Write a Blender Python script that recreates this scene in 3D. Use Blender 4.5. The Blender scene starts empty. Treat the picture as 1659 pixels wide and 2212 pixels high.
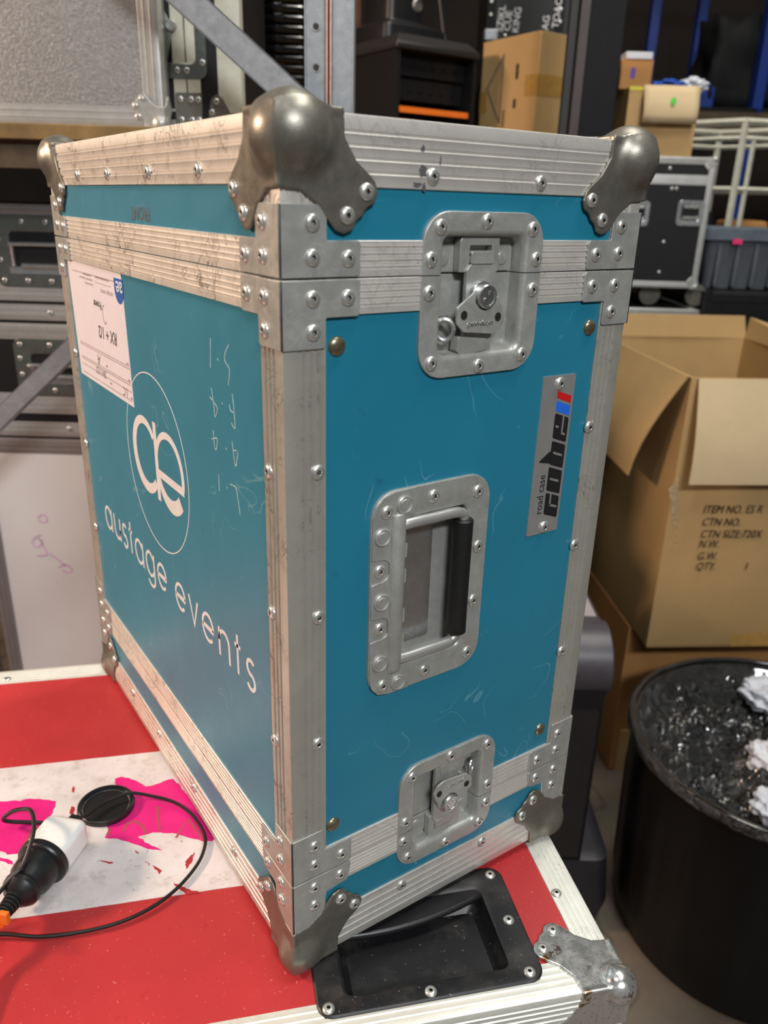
import bpy, bmesh, math, random
import numpy as np
from mathutils import Matrix, Vector, noise
random.seed(7)
C = bpy.context.scene.collection
SC = bpy.context.scene
TABLE = 0.90                 # top of the red case above the floor
Z0 = TABLE + 0.0085           # underside of the teal case shell (it stands on its ball corners)

# ------------------------------------------------------------------ camera
CAMP = Vector((-0.21775, -0.42849, 0.60214 + Z0))
RX = Vector((0.828914, -0.558732, 0.026846)); RY = Vector((-0.183062, -0.316308, -0.930826)); RZ = Vector((0.528574, 0.766660, -0.364475))
FPX, PCX, PCY = 1700.06, 829.5, 1106.0
cam = bpy.data.objects.new('camera', bpy.data.cameras.new('camera')); C.objects.link(cam)
m = Matrix.Identity(4)
for i in range(3):
    m[i][0] = RX[i]; m[i][1] = -RY[i]; m[i][2] = -RZ[i]; m[i][3] = CAMP[i]
cam.matrix_world = m
cam.data.sensor_fit = 'HORIZONTAL'; cam.data.sensor_width = 36.0; cam.data.lens = FPX / 1659 * 36.0
cam.data.clip_start = 0.02; cam.data.clip_end = 60
cam.data.dof.use_dof = True; cam.data.dof.focus_distance = 0.66; cam.data.dof.aperture_fstop = 9.0
SC.camera = cam
HU = Vector((0.823292, -0.567619, 0)); HV = Vector((0.567619, 0.823292, 0)); HANG = math.radians(-34.5843)

# ------------------------------------------------------------------ world, lamps, exposure
SC.view_settings.view_transform = 'Standard'; SC.view_settings.look = 'None'
SC.view_settings.gamma = 1.0; SC.view_settings.use_curve_mapping = False
SC.view_settings.exposure = 0.0
w = bpy.data.worlds.new('warehouse_air'); SC.world = w; w.use_nodes = True
w.node_tree.nodes['Background'].inputs[0].default_value = (0.98, 0.98, 1.0, 1); w.node_tree.nodes['Background'].inputs[1].default_value = 0.15

def lamp(name, loc, target, sx, sy, power, col):
    l = bpy.data.lights.new(name, 'AREA'); l.shape = 'RECTANGLE'; l.size = sx; l.size_y = sy; l.energy = power; l.color = col
    o = bpy.data.objects.new(name, l); C.objects.link(o); o.location = loc
    o.rotation_euler = (Vector(target) - Vector(loc)).to_track_quat('-Z', 'Y').to_euler()
    return o
lamp('ceiling_lamp', (-0.55, -2.2, 3.1), (0.15, 0.0, 1.2), 0.9, 0.25, 66, (0.96, 0.98, 1.0))
lamp('ceiling_lamp', (-2.3, 1.7, 2.45), (0.0, 0.3, 1.25), 0.7, 0.3, 104, (1.0, 0.71, 0.52))
lamp('ceiling_lamp', (0.9, -0.5, 4.0), (0.5, 0.2, 0.9), 1.2, 0.3, 32, (1.0, 0.98, 0.94))
lamp('ceiling_lamp', (1.3, 0.6, 4.6), (1.7, 2.4, 1.0), 1.2, 0.4, 80, (1.0, 0.95, 0.86))
lamp('ceiling_lamp', (-1.0, -0.2, 4.2), (-0.3, 1.0, 1.2), 0.8, 0.3, 18, (1.0, 0.97, 0.92))

# ------------------------------------------------------------------ material helpers
def lin(c):
    f = lambda x: x / 12.92 if x <= 0.04045 else ((x + 0.055) / 1.055) ** 2.4
    return tuple(f(v / 255.0) for v in c)
class NT:
    def __init__(s, name):
        s.m = bpy.data.materials.new(name); s.m.use_nodes = True; s.t = s.m.node_tree; s.b = s.t.nodes['Principled BSDF']
        s.co = s.t.nodes.new('ShaderNodeTexCoord')
    def n(s, typ, **kw):
        x = s.t.nodes.new(typ)
        for k, v in kw.items():
            if k in x.inputs.keys(): x.inputs[k].default_value = v
            else: setattr(x, k, v)
        return x
    def l(s, a, b): s.t.links.new(a, b)
    def noise(s, scale, detail=3, rough=0.5, vec=None, stretch=None, dist=0.0):
        x = s.n('ShaderNodeTexNoise'); x.inputs['Scale'].default_value = scale; x.inputs['Detail'].default_value = detail
        x.inputs['Roughness'].default_value = rough; x.inputs['Distortion'].default_value = dist
        v = vec or s.co.outputs['Object']
        if stretch:
            mp = s.n('ShaderNodeMapping'); mp.inputs['Scale'].default_value = stretch; s.l(v, mp.inputs['Vector']); v = mp.outputs['Vector']
        s.l(v, x.inputs['Vector']); return x.outputs['Fac']
    def math(s, op, a, b=None, c=None):
        x = s.n('ShaderNodeMath', operation=op)
        for i, q in enumerate((a, b, c)):
            if q is None: continue
            if isinstance(q, (int, float)): x.inputs[i].default_value = q
            else: s.l(q, x.inputs[i])
        return x.outputs[0]
    def ramp(s, fac, lo, hi):
        x = s.n('ShaderNodeMapRange'); x.inputs['From Min'].default_value = lo; x.inputs['From Max'].default_value = hi
        s.l(fac, x.inputs['Value']); return x.outputs['Result']
    def mix(s, fac, a, b):
        x = s.n('ShaderNodeMix', data_type='RGBA')
        for sock, q in ((x.inputs[0], fac), (x.inputs[6], a), (x.inputs[7], b)):
            if isinstance(q, tuple): sock.default_value = (*q[:3], 1)
            elif isinstance(q, (int, float)): sock.default_value = q
            else: s.l(q, sock)
        return x.outputs[2]
    def bump(s, h, strength=0.2, dist=0.001):
        x = s.n('ShaderNodeBump'); x.inputs['Strength'].default_value = strength; x.inputs['Distance'].default_value = dist
        s.l(h, x.inputs['Height']); s.l(x.outputs['Normal'], s.b.inputs['Normal'])
    def base(s, c):
        if isinstance(c, tuple): s.b.inputs['Base Color'].default_value = (*c[:3], 1)
        else: s.l(c, s.b.inputs['Base Color'])
    def setp(s, rough=0.5, metal=0.0, spec=0.5):
        if isinstance(rough, (int, float)): s.b.inputs['Roughness'].default_value = rough
        else: s.l(rough, s.b.inputs['Roughness'])
        s.b.inputs['Metallic'].default_value = metal; s.b.inputs['Specular IOR Level'].default_value = spec
        return s
    def contour(s, scale, width, stretch=None, dist=0.0, detail=2.0):
        f = s.noise(scale, detail, 0.5, stretch=stretch, dist=dist)
        d = s.math('ABSOLUTE', s.math('SUBTRACT', f, 0.5))
        return s.math('SUBTRACT', 1.0, s.ramp(d, width * 0.3, width))
def plain(name, c, rough=0.5, metal=0.0, spec=0.5, var=0.12, scale=40, bump=0.0, bscale=600):
    t = NT(name); c = lin(c)
    f = t.noise(scale, 4, 0.6)
    dark = tuple(v * (1 - var * 1.6) for v in c); lite = tuple(min(1, v * (1 + var)) for v in c)
    t.base(t.mix(t.ramp(f, 0.3, 0.7), dark, lite)); t.setp(rough, metal, spec)
    if bump: t.bump(t.noise(bscale, 2), bump)
    return t.m
def alu(name, c, wear=0.5, rough=0.42, metal=0.55, sc=1.0):
    t = NT(name); c = lin(c)
    f = t.noise(30, 4, 0.6)
    col = t.mix(t.ramp(f, 0.3, 0.75), tuple(v * 0.86 for v in c), c)
    geo = t.n('ShaderNodeNewGeometry'); sx = t.n('ShaderNodeSeparateXYZ'); t.l(geo.outputs['Normal'], sx.inputs[0])
    side = t.ramp(t.math('MULTIPLY', sx.outputs[0], -1.0), 0.5, 0.9)      # the face that has had the rough handling
    a = t.contour(38 * sc, 0.016, dist=1.2); b = t.contour(70 * sc, 0.02, dist=0.6, detail=1.0)
    msk = t.ramp(t.noise(22 * sc, 2), 0.52 - 0.1 * wear, 0.62 - 0.1 * wear)
    scr = t.math('MULTIPLY', t.math('MAXIMUM', a, t.math('MULTIPLY', b, 0.8)), msk)
    scr = t.math('MULTIPLY', scr, t.math('ADD', 0.30 * wear, t.math('MULTIPLY', side, 0.5)))
    grime = t.math('MULTIPLY', t.ramp(t.noise(55 * sc, 5, 0.75), 0.52, 0.75), t.math('ADD', 0.10, t.math('MULTIPLY', side, 0.42)))
    col = t.mix(grime, col, (0.16, 0.13, 0.10)); col = t.mix(scr, col, (0.07, 0.06, 0.05))
    t.base(col); t.setp(rough, metal)
    return t.m
def zinc(name, c, rough=0.4, metal=0.75, var=0.2, rust=0.0):
    t = NT(name); c = lin(c)
    col = t.mix(t.ramp(t.noise(45, 5, 0.7), 0.3, 0.72), tuple(v * (1 - var) for v in c), tuple(min(1, v * (1 + var * 0.5)) for v in c))
    col = t.mix(t.math('MULTIPLY', t.contour(60, 0.012, dist=1.0), 0.25), col, tuple(min(1, v * 1.5) for v in c))
    if rust:
        r = t.math('MULTIPLY', t.ramp(t.noise(38, 2), 0.58, 0.66), t.ramp(t.noise(260, 3), 0.48, 0.56))
        col = t.mix(t.math('MULTIPLY', r, rust), col, (0.22, 0.10, 0.02))
        sp = t.ramp(t.noise(420, 2), 0.62, 0.68); col = t.mix(t.math('MULTIPLY', sp, 0.55), col, (0.1, 0.09, 0.08))
    t.base(col); rf = t.noise(90, 4, 0.7)
    t.setp(t.math('ADD', rough - 0.12, t.math('MULTIPLY', rf, 0.24)), metal)
    t.bump(t.noise(900, 2), 0.06)
    return t.m

M = {}
M['alu'] = alu('worn_aluminium', (226, 222, 214), 0.55)
M['alu_post'] = alu('reflection_toned_post_aluminium', (186, 184, 174), 0.4, 0.42, 0.5)  # darker reflection on the corner posts is put into this base colour
M['alu_clean'] = alu('brushed_aluminium', (205, 205, 202), 0.25, 0.36, 0.7)
M['alu_white'] = alu('bright_aluminium', (232, 232, 222), 0.4, 0.45, 0.3)
M['alu_grey'] = alu('dull_grey_aluminium', (150, 143, 140), 0.2, 0.45, 0.4)
M['zinc'] = zinc('zinc_plate', (176, 177, 172), 0.4, 0.45)
M['zinc_dark'] = zinc('dull_nickel_plate', (126, 123, 113), 0.38, 0.6)
M['zinc_bright'] = zinc('bright_zinc', (205, 208, 208), 0.26, 0.9, 0.12)
M['chrome_rust'] = zinc('pitted_chrome', (222, 224, 222), 0.2, 0.85, 0.12, 0.9)
M['galv'] = zinc('galvanised_steel', (150, 154, 158), 0.42, 0.4, 0.22)
M['steel_grey'] = zinc('grey_steel_dish', (128, 132, 126), 0.3, 0.8, 0.12)
M['rivet'] = plain('rivet_aluminium', (216, 216, 210), 0.3, 0.75, var=0.06)
M['rivet_hole'] = plain('rivet_hole_dark', (28, 27, 25), 0.6)
M['brass'] = plain('aged_brass', (150, 140, 116), 0.3, 0.8, var=0.3, scale=200)
M['black'] = plain('black_plastic', (26, 26, 28), 0.38, var=0.15)
M['black_matt'] = plain('matt_black', (18, 18, 19), 0.75, var=0.15, spec=0.25)
M['black_ply'] = plain('black_laminate', (24, 24, 26), 0.5, var=0.1, spec=0.35)
def mk_dusty():
    t = NT('dusty_black_plastic'); c = lin((24, 24, 26))
    f = t.math('MULTIPLY', t.ramp(t.noise(22, 4, 0.7), 0.5, 0.72), 0.3); col = t.mix(f, c, lin((92, 86, 80)))
    col = t.mix(t.math('MULTIPLY', t.ramp(t.noise(300, 2), 0.7, 0.74), 0.5), col, lin((140, 134, 126)))
    t.base(col); t.setp(t.math('ADD', 0.32, t.math('MULTIPLY', t.noise(22, 4, 0.7), 0.2))); return t.m
M['dusty'] = mk_dusty()
M['rubber'] = plain('black_rubber', (22, 22, 22), 0.5, var=0.2, scale=120, bump=0.1)
M['white_plastic'] = plain('white_plastic', (240, 240, 238), 0.3, var=0.02)
M['ink'] = plain('black_ink', (22, 22, 24), 0.6, var=0.05)
M['ink_grey'] = plain('grey_pen', (84, 82, 84), 0.7, var=0.05)
M['print_grey'] = plain('grey_print', (150, 140, 142), 0.7, var=0.05)
M['vinyl'] = plain('white_vinyl_lettering', (220, 219, 220), 0.4, var=0.05, scale=90)
M['chalk'] = plain('chalk_scribble', (176, 196, 200), 0.8, var=0.2, scale=300)
M['red_ink'] = plain('red_ink', (196, 28, 30), 0.45, var=0.03)
M['blue_ink'] = plain('blue_ink', (36, 104, 214), 0.45, var=0.03)
M['navy'] = plain('blue_label_print', (42, 92, 170), 0.5, var=0.04)
M['orange'] = plain('orange_plastic', (245, 120, 40), 0.4, var=0.05)
M['pink'] = plain('pink_gaffer_tape', (226, 30, 128), 0.5, var=0.08, scale=30)
M['marker'] = plain('brown_marker', (166, 82, 84), 0.7, var=0.1)
M['pale_pink'] = plain('faded_pink_marker', (214, 176, 206), 0.7, var=0.15)
M['pole_blue'] = plain('blue_rack_paint', (12, 46, 122), 0.4, var=0.1)
M['white_paint'] = plain('cream_paint', (204, 202, 184), 0.45, var=0.08)
M['wood'] = plain('plywood_edge', (122, 98, 56), 0.7, var=0.25, scale=20)
M['dark_wood'] = plain('dark_timber', (74, 62, 44), 0.8, var=0.2)  # dark brown timber, tone varied by noise
M['tote'] = plain('grey_tote_plastic', (84, 88, 94), 0.5, var=0.06)
M['column'] = plain('dark_steel_paint', (26, 26, 29), 0.6, var=0.1, spec=0.15)
M['column_edge'] = plain('brown_primer_steel', (66, 54, 53), 0.55, var=0.12)
M['salmon'] = plain('salmon_rubber_strip', (214, 160, 138), 0.55, var=0.12, scale=120)
M['paper_white'] = plain('crumpled_white_plastic', (200, 203, 210), 0.5, var=0.05)
M['yellow'] = plain('yellow_tape', (214, 196, 60), 0.45, var=0.05)
M['dark_red'] = plain('dark_red_plastic', (130, 24, 22), 0.5, var=0.1)
M['blue_sheet'] = plain('blue_sheeting', (30, 78, 170), 0.5, var=0.15)
M['green'] = plain('green_dot', (80, 210, 60), 0.5, var=0.03)
M['hot_label'] = plain('pink_label', (222, 50, 110), 0.5, var=0.03)
def mk_teal():
    t = NT('teal_laminate'); c = lin((24, 117, 143))
    col = t.mix(t.ramp(t.noise(9, 3), 0.3, 0.7), tuple(v * 0.93 for v in c), tuple(v * 1.05 for v in c))
    col = t.mix(t.math('MULTIPLY', t.math('MULTIPLY', t.contour(16, 0.006, dist=0.8), t.ramp(t.noise(14, 1), 0.55, 0.62)), 0.4), col, lin((120, 170, 180)))
    col = t.mix(t.math('MULTIPLY', t.ramp(t.noise(60, 3), 0.70, 0.78), 0.35), col, lin((16, 70, 92)))
    t.base(col); t.setp(t.math('ADD', 0.33, t.math('MULTIPLY', t.noise(30, 3), 0.12)), 0.0, 0.5)
    t.b.inputs['Sheen Weight'].default_value = 0.10; t.b.inputs['Sheen Roughness'].default_value = 0.5; t.bump(t.noise(1400, 2), 0.10); return t.m
M['teal'] = mk_teal()
def mk_red():
    t = NT('red_laminate'); c = lin((183, 53, 55))
    col = t.mix(t.ramp(t.noise(8, 3), 0.3, 0.7), tuple(v * 0.86 for v in c), tuple(min(1, v * 1.1) for v in c))
    sp = t.math('MULTIPLY', t.ramp(t.noise(420, 2), 0.70, 0.75), 0.5); col = t.mix(sp, col, lin((236, 150, 140)))
    col = t.mix(t.math('MULTIPLY', t.ramp(t.noise(70, 4, 0.7), 0.62, 0.72), 0.35), col, lin((150, 28, 34)))
    t.base(col); t.setp(t.math('ADD', 0.3, t.math('MULTIPLY', t.noise(26, 4), 0.25)), 0.0, 0.4)
    t.bump(t.noise(500, 2), 0.05); return t.m
M['red'] = mk_red()
def mk_stripe():
    t = NT('dirty_white_stripe'); c = lin((236, 230, 230))
    col = t.mix(t.ramp(t.noise(10, 5, 0.7), 0.35, 0.7), lin((212, 205, 203)), c)
    col = t.mix(t.math('MULTIPLY', t.ramp(t.noise(48, 5, 0.75), 0.52, 0.7), 0.45), col, lin((160, 146, 132)))
    col = t.mix(t.math('MULTIPLY', t.ramp(t.noise(240, 2), 0.70, 0.74), 0.6), col, lin((120, 104, 98)))
    t.base(col); t.setp(0.55); return t.m
M['stripe'] = mk_stripe()
def mk_card(name, c, corr=0.0):
    t = NT(name); c = lin(c)
    col = t.mix(t.ramp(t.noise(5, 4, 0.6), 0.3, 0.7), tuple(v * 0.86 for v in c), c)
    col = t.mix(t.math('MULTIPLY', t.ramp(t.noise(30, 4), 0.6, 0.8), 0.15), col, tuple(v * 1.3 for v in c))
    t.base(col); t.setp(0.72, 0, 0.25); t.bump(t.noise(60, 3, stretch=(1, 1, 0.15)), 0.12, 0.004); return t.m
M['card'] = mk_card('brown_cardboard', (190, 156, 106))
M['card_pale'] = mk_card('pale_cardboard', (206, 184, 146))
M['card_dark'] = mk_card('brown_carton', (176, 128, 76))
M['tape'] = plain('brown_packing_tape', (176, 138, 74), 0.25, var=0.1)
def mk_panel_white():
    t = NT('scuffed_white_panel'); c = lin((226, 222, 220))
    col = t.mix(t.ramp(t.noise(4, 4), 0.3, 0.7), lin((214, 210, 208)), c)
    f = t.math('MULTIPLY', t.ramp(t.noise(9, 4, 0.7, stretch=(1, 1, 0.35)), 0.60, 0.70), 0.45); col = t.mix(f, col, lin((150, 142, 128)))
    t.base(col); t.setp(0.45); return t.m
M['panel_white'] = mk_panel_white()
def mk_stucco():
    t = NT('hammered_silver_panel'); c = lin((142, 142, 141))
    n = t.noise(300, 3, 0.65)
    t.base(t.mix(t.ramp(n, 0.3, 0.7), tuple(v * 0.8 for v in c), tuple(v * 1.2 for v in c))); t.setp(0.36, 0.5); t.bump(n, 0.6, 0.002); return t.m
M['stucco'] = mk_stucco()
def mk_floor():
    t = NT('stained_concrete'); c = lin((118, 106, 92))
    col = t.mix(t.ramp(t.noise(3, 6, 0.65), 0.3, 0.7), lin((80, 71, 61)), c)
    col = t.mix(t.math('MULTIPLY', t.contour(2.2, 0.02, dist=0.5), 0.5), col, lin((60, 52, 44)))
    t.base(col); t.setp(0.6); return t.m
M['floor'] = mk_floor()
M['wall'] = plain('dim_warehouse_wall', (44, 38, 34), 0.85, var=0.3, scale=1.4)
M['ceiling'] = plain('dark_roof_sheet', (50, 48, 46), 0.9, var=0.2, scale=2)
def mk_bag():
    t = NT('black_bin_liner'); t.base(lin((10, 10, 11))); t.setp(0.16, 0, 0.8); t.b.inputs['Coat Weight'].default_value = 1.0; t.b.inputs['Coat Roughness'].default_value = 0.08; t.b.inputs['Coat IOR'].default_value = 1.5
    h = t.math('ADD', t.noise(45, 3, 0.6, dist=0.6), t.math('MULTIPLY', t.noise(210, 2, 0.6), 0.45)); t.bump(h, 1.0, 0.02); return t.m
M['bag'] = mk_bag()
M['bin'] = plain('black_bin_plastic', (10, 10, 11), 0.45, var=0.15, scale=60, spec=0.3)
def mk_clear():
    t = NT('clear_packing_tape'); t.base(lin((214, 190, 150))); t.setp(0.12, 0, 0.6)
    t.b.inputs['Alpha'].default_value = 0.42; t.bump(t.noise(90, 3), 0.8, 0.006); return t.m
M['clear'] = mk_clear()

# ------------------------------------------------------------------ mesh helpers
class MB:
    def __init__(s): s.v = []; s.f = []; s.mi = []
    def add(s, vs, fs, mi=0):
        o = len(s.v); s.v += [tuple(v) for v in vs]; s.f += [[i + o for i in f] for f in fs]; s.mi += [mi] * len(fs); return s
    def box(s, x0, x1, y0, y1, z0, z1, mi=0, F=None):
        vs = [(x, y, z) for z in (z0, z1) for y in (y0, y1) for x in (x0, x1)]
        if F: vs = [F(*v) for v in vs]
        return s.add(vs, [[0, 2, 3, 1], [4, 5, 7, 6], [0, 1, 5, 4], [2, 6, 7, 3], [0, 4, 6, 2], [1, 3, 7, 5]], mi)
    def prism(s, poly, F, d0, d1, mi=0):
        n = len(poly); vs = [F(a, b, d0) for a, b in poly] + [F(a, b, d1) for a, b in poly]
        fs = [list(range(n)), list(range(2 * n - 1, n - 1, -1))] + [[i, (i + 1) % n, n + (i + 1) % n, n + i] for i in range(n)]
        return s.add(vs, fs, mi)
    def loft(s, loops, closed=True, cap0=False, cap1=False, mi=0):
        n = len(loops[0]); vs = [v for lp in loops for v in lp]; fs = []
        for k in range(len(loops) - 1):
            for i in range(n if closed else n - 1):
                j = (i + 1) % n; fs.append([k * n + i, k * n + j, (k + 1) * n + j, (k + 1) * n + i])
        if cap0: fs.append(list(range(n)))
        if cap1: fs.append([(len(loops) - 1) * n + i for i in range(n)][::-1])
        return s.add(vs, fs, mi)
    def tube(s, path, r, n=10, closed=False, caps=True, mi=0):
        P = [Vector(p) for p in path]; N = len(P); loops = []
        up = None
        for i in range(N):
            a = P[(i - 1) % N] if (closed or i > 0) else P[i]; b = P[(i + 1) % N] if (closed or i < N - 1) else P[i]
            t = (b - a).normalized()
            if up is None:
                up = Vector((0, 0, 1)) if abs(t.z) < 0.9 else Vector((1, 0, 0))
            x = t.cross(up)
            if x.length < 1e-4: x = t.cross(Vector((0.3, 1, 0.2)))
            x.normalize(); y = x.cross(t).normalized(); up = y
            rr = r[i] if isinstance(r, (list, tuple)) else r
            loops.append([P[i] + x * (rr * math.cos(2 * math.pi * k / n)) + y * (rr * math.sin(2 * math.pi * k / n)) for k in range(n)])
        if closed: loops.append(loops[0])
        return s.loft(loops, True, caps and not closed, caps and not closed, mi)
    def lathe(s, prof, n=20, F=None, mi=0, caps=True):
        loops = []
        for r, z in prof:
            lp = [(r * math.cos(2 * math.pi * k / n), r * math.sin(2 * math.pi * k / n), z) for k in range(n)]
            loops.append([F(*p) for p in lp] if F else lp)
        return s.loft(loops, True, caps, caps, mi)
    def ribbon(s, pts, wd, F, d0, d1, closed=False, mi=0):
        n = len(pts); L = []; Rr = []
        for i in range(n):
            a = pts[(i - 1) % n] if (closed or i > 0) else pts[i]; b = pts[(i + 1) % n] if (closed or i < n - 1) else pts[i]
            tx, ty = b[0] - a[0], b[1] - a[1]; q = math.hypot(tx, ty) or 1; nx, ny = -ty / q, tx / q
            ww = wd[i] if isinstance(wd, (list, tuple)) else wd
            k = 1.0
            if closed or 0 < i < n - 1:
                ux, uy = pts[(i + 1) % n][0] - pts[i][0], pts[(i + 1) % n][1] - pts[i][1]; l2 = math.hypot(ux, uy) or 1
                k = min(1.6, 1 / max(0.3, abs(tx / q * ux / l2 + ty / q * uy / l2)))
            L.append((pts[i][0] + nx * ww / 2 * k, pts[i][1] + ny * ww / 2 * k)); Rr.append((pts[i][0] - nx * ww / 2 * k, pts[i][1] - ny * ww / 2 * k))
        rng = range(n if closed else n - 1)
        vs = [F(*p, d1) for p in L] + [F(*p, d1) for p in Rr] + [F(*p, d0) for p in L] + [F(*p, d0) for p in Rr]; fs = []
        for i in rng:
            j = (i + 1) % n; fs += [[i, j, n + j, n + i], [i, 2 * n + i, 2 * n + j, j], [n + i, n + j, 3 * n + j, 3 * n + i]]
        return s.add(vs, fs, mi)
    def mesh(s, name, mats, sharp=35, recalc=True):
        me = bpy.data.meshes.new(name); me.from_pydata(s.v, [], s.f)
        for q in (mats if isinstance(mats, (list, tuple)) else [mats]): me.materials.append(M[q] if isinstance(q, str) else q)
        me.polygons.foreach_set('material_index', s.mi)
        if recalc:
            bm = bmesh.new(); bm.from_mesh(me); bmesh.ops.recalc_face_normals(bm, faces=bm.faces); bm.to_mesh(me); bm.free()
        me.polygons.foreach_set('use_smooth', [True] * len(me.polygons)); me.set_sharp_from_angle(angle=math.radians(sharp)); me.update()
        return me
    def build(s, name, mats, parent=None, bevel=0, sharp=35, recalc=True):
        o = bpy.data.objects.new(name, s.mesh(name, mats, sharp, recalc)); C.objects.link(o)
        if parent is not None: o.parent = parent
        if bevel:
            md = o.modifiers.new('bevel', 'BEVEL'); md.width = bevel; md.segments = 2; md.limit_method = 'ANGLE'; md.angle_limit = math.radians(40); md.harden_normals = False
        return o
def link_mesh(name, me, parent=None, loc=(0, 0, 0), rot=(0, 0, 0), scale=(1, 1, 1)):
    o = bpy.data.objects.new(name, me); C.objects.link(o); o.parent = parent; o.location = loc; o.rotation_euler = rot; o.scale = scale; return o
def tag(o, label, cat, group=None):
    o['label'] = label; o['category'] = cat
    if group: o['group'] = group
    return o
def thing(name, label, cat, loc=(0, 0, 0), rz=0.0, group=None):
    o = bpy.data.objects.new(name, None); C.objects.link(o); o.location = loc; o.rotation_euler = (0, 0, rz); o.empty_display_size = 0.05
    return tag(o, label, cat, group)
def rpoly(pts, rad, n=5):
    out = []; N = len(pts)
    for i in range(N):
        p = Vector(pts[i]); a = Vector(pts[i - 1]); b = Vector(pts[(i + 1) % N]); r = rad[i] if isinstance(rad, (list, tuple)) else rad
        u = (a - p); v = (b - p); lu, lv = u.length, v.length
        if r <= 0 or lu < 1e-9 or lv < 1e-9: out.append(tuple(p)); continue
        u /= lu; v /= lv; ang = u.angle(v)
        if ang > math.pi - 0.02: out.append(tuple(p)); continue
        t = min(r / math.tan(ang / 2), lu * 0.49, lv * 0.49); r2 = t * math.tan(ang / 2)
        c = p + (u + v).normalized() * (r2 / math.sin(ang / 2)); s0 = p + u * t - c; s1 = p + v * t - c
        a0 = math.atan2(s0.y, s0.x); a1 = math.atan2(s1.y, s1.x); d = (a1 - a0 + math.pi) % (2 * math.pi) - math.pi
        for k in range(n + 1):
            q = a0 + d * k / n; out.append((c.x + r2 * math.cos(q), c.y + r2 * math.sin(q)))
    return out
def rrect(x0, x1, y0, y1, r, n=6): return rpoly([(x0, y0), (x1, y0), (x1, y1), (x0, y1)], r, n)
def smooth_path(pts, k=6, closed=False):
    P = [Vector(p) for p in pts]; n = len(P); out = []
    rng = range(n if closed else n - 1)
    for i in rng:
        p0 = P[(i - 1) % n] if (closed or i > 0) else P[0]; p1 = P[i]; p2 = P[(i + 1) % n]; p3 = P[(i + 2) % n] if (closed or i < n - 2) else P[-1]
        for j in range(k):
            t = j / k; out.append(0.5 * ((2 * p1) + (p2 - p0) * t + (2 * p0 - 5 * p1 + 4 * p2 - p3) * t * t + (3 * p1 - p0 - 3 * p2 + p3) * t ** 3))
    if not closed: out.append(P[-1])
    return out
def text_mesh(s, size, spacing=1.0, shear=0.0, bold=0.0, extrude=0.0002):
    cu = bpy.data.curves.new('lettering', 'FONT'); cu.body = s; cu.size = size; cu.extrude = extrude; cu.space_character = spacing; cu.shear = shear; cu.offset = bold; cu.resolution_u = 3
    o = bpy.data.objects.new('lettering', cu); C.objects.link(o)
    dg = bpy.context.evaluated_depsgraph_get(); me = bpy.data.meshes.new_from_object(o.evaluated_get(dg), depsgraph=dg)
    bpy.data.objects.remove(o); return me
def text_obj(name, s, size, mat, parent, origin, ex, ey, **kw):
    me = text_mesh(s, size, **kw); me.materials.clear(); me.materials.append(M[mat])
    o = bpy.data.objects.new(name, me); C.objects.link(o); o.parent = parent
    ex = Vector(ex); ey = Vector(ey); ez = ex.cross(ey)
    mt = Matrix.Identity(4)
    for i in range(3): mt[i][0] = ex[i]; mt[i][1] = ey[i]; mt[i][2] = ez[i]; mt[i][3] = origin[i]
    o.matrix_local = mt; return o
mm = 0.001
# face frames in millimetres: front (outward -y), left (outward -x), top (outward +z)
def FF(a, b, d): return (a * mm, -d * mm, b * mm)
def FL(a, b, d): return (-d * mm, a * mm, b * mm)
def FT(a, b, d): return (a * mm, b * mm, d * mm)

# shared small hardware
def rivet_mesh(r, h, hole, mats):
    b = MB(); b.lathe([(r, -0.3 * mm), (r, 0.5 * mm), (r * 0.93, h * 0.5), (r * 0.75, h * 0.85), (r * 0.5, h), (hole * 1.15, h * 0.97), (hole, h * 0.8)], 20, caps=False)
    b.lathe([(hole, h * 0.8), (hole * 0.95, -0.2 * mm), (0.0001, -0.2 * mm)], 20, mi=1, caps=False)
    return b.mesh('rivet', mats, 50)
RIV = rivet_mesh(5.2 * mm, 2.3 * mm, 1.5 * mm, ['rivet', 'rivet_hole'])
RIVB = rivet_mesh(5.2 * mm, 2.3 * mm, 1.0 * mm, ['zinc_bright', 'rivet_hole'])
def dome_mesh(name, r, h, mat):
    b = MB(); b.lathe([(r, -0.2 * mm)] + [(r * math.cos(a), h * math.sin(a)) for a in [i * math.pi / 2 / 6 for i in range(6)]] + [(0.00005, h)], 20, caps=False); return b.mesh(name, mat, 60)
STUD = dome_mesh('stud', 6.4 * mm, 3.2 * mm, 'brass')
b = MB(); b.lathe([(7 * mm, 0), (7 * mm, 1.2 * mm), (6 * mm, 1.9 * mm), (4.9 * mm, 1.3 * mm), (4.6 * mm, 1.2 * mm), (4.0 * mm, 2.0 * mm), (0.0001, 2.1 * mm)], 22, caps=False); RING = b.mesh('ring_stud', 'zinc', 40)
ROT = {'front': (math.pi / 2, 0, 0), 'left': (0, -math.pi / 2, 0), 'top': (0, 0, 0)}
FR = {'front': FF, 'left': FL, 'top': FT}
def rivet(parent, face, a, b_, d=0.0, me=None, name='rivet'):
    o = link_mesh(name, me or RIV, parent, FR[face](a, b_, d), ROT[face]); return o

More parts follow.
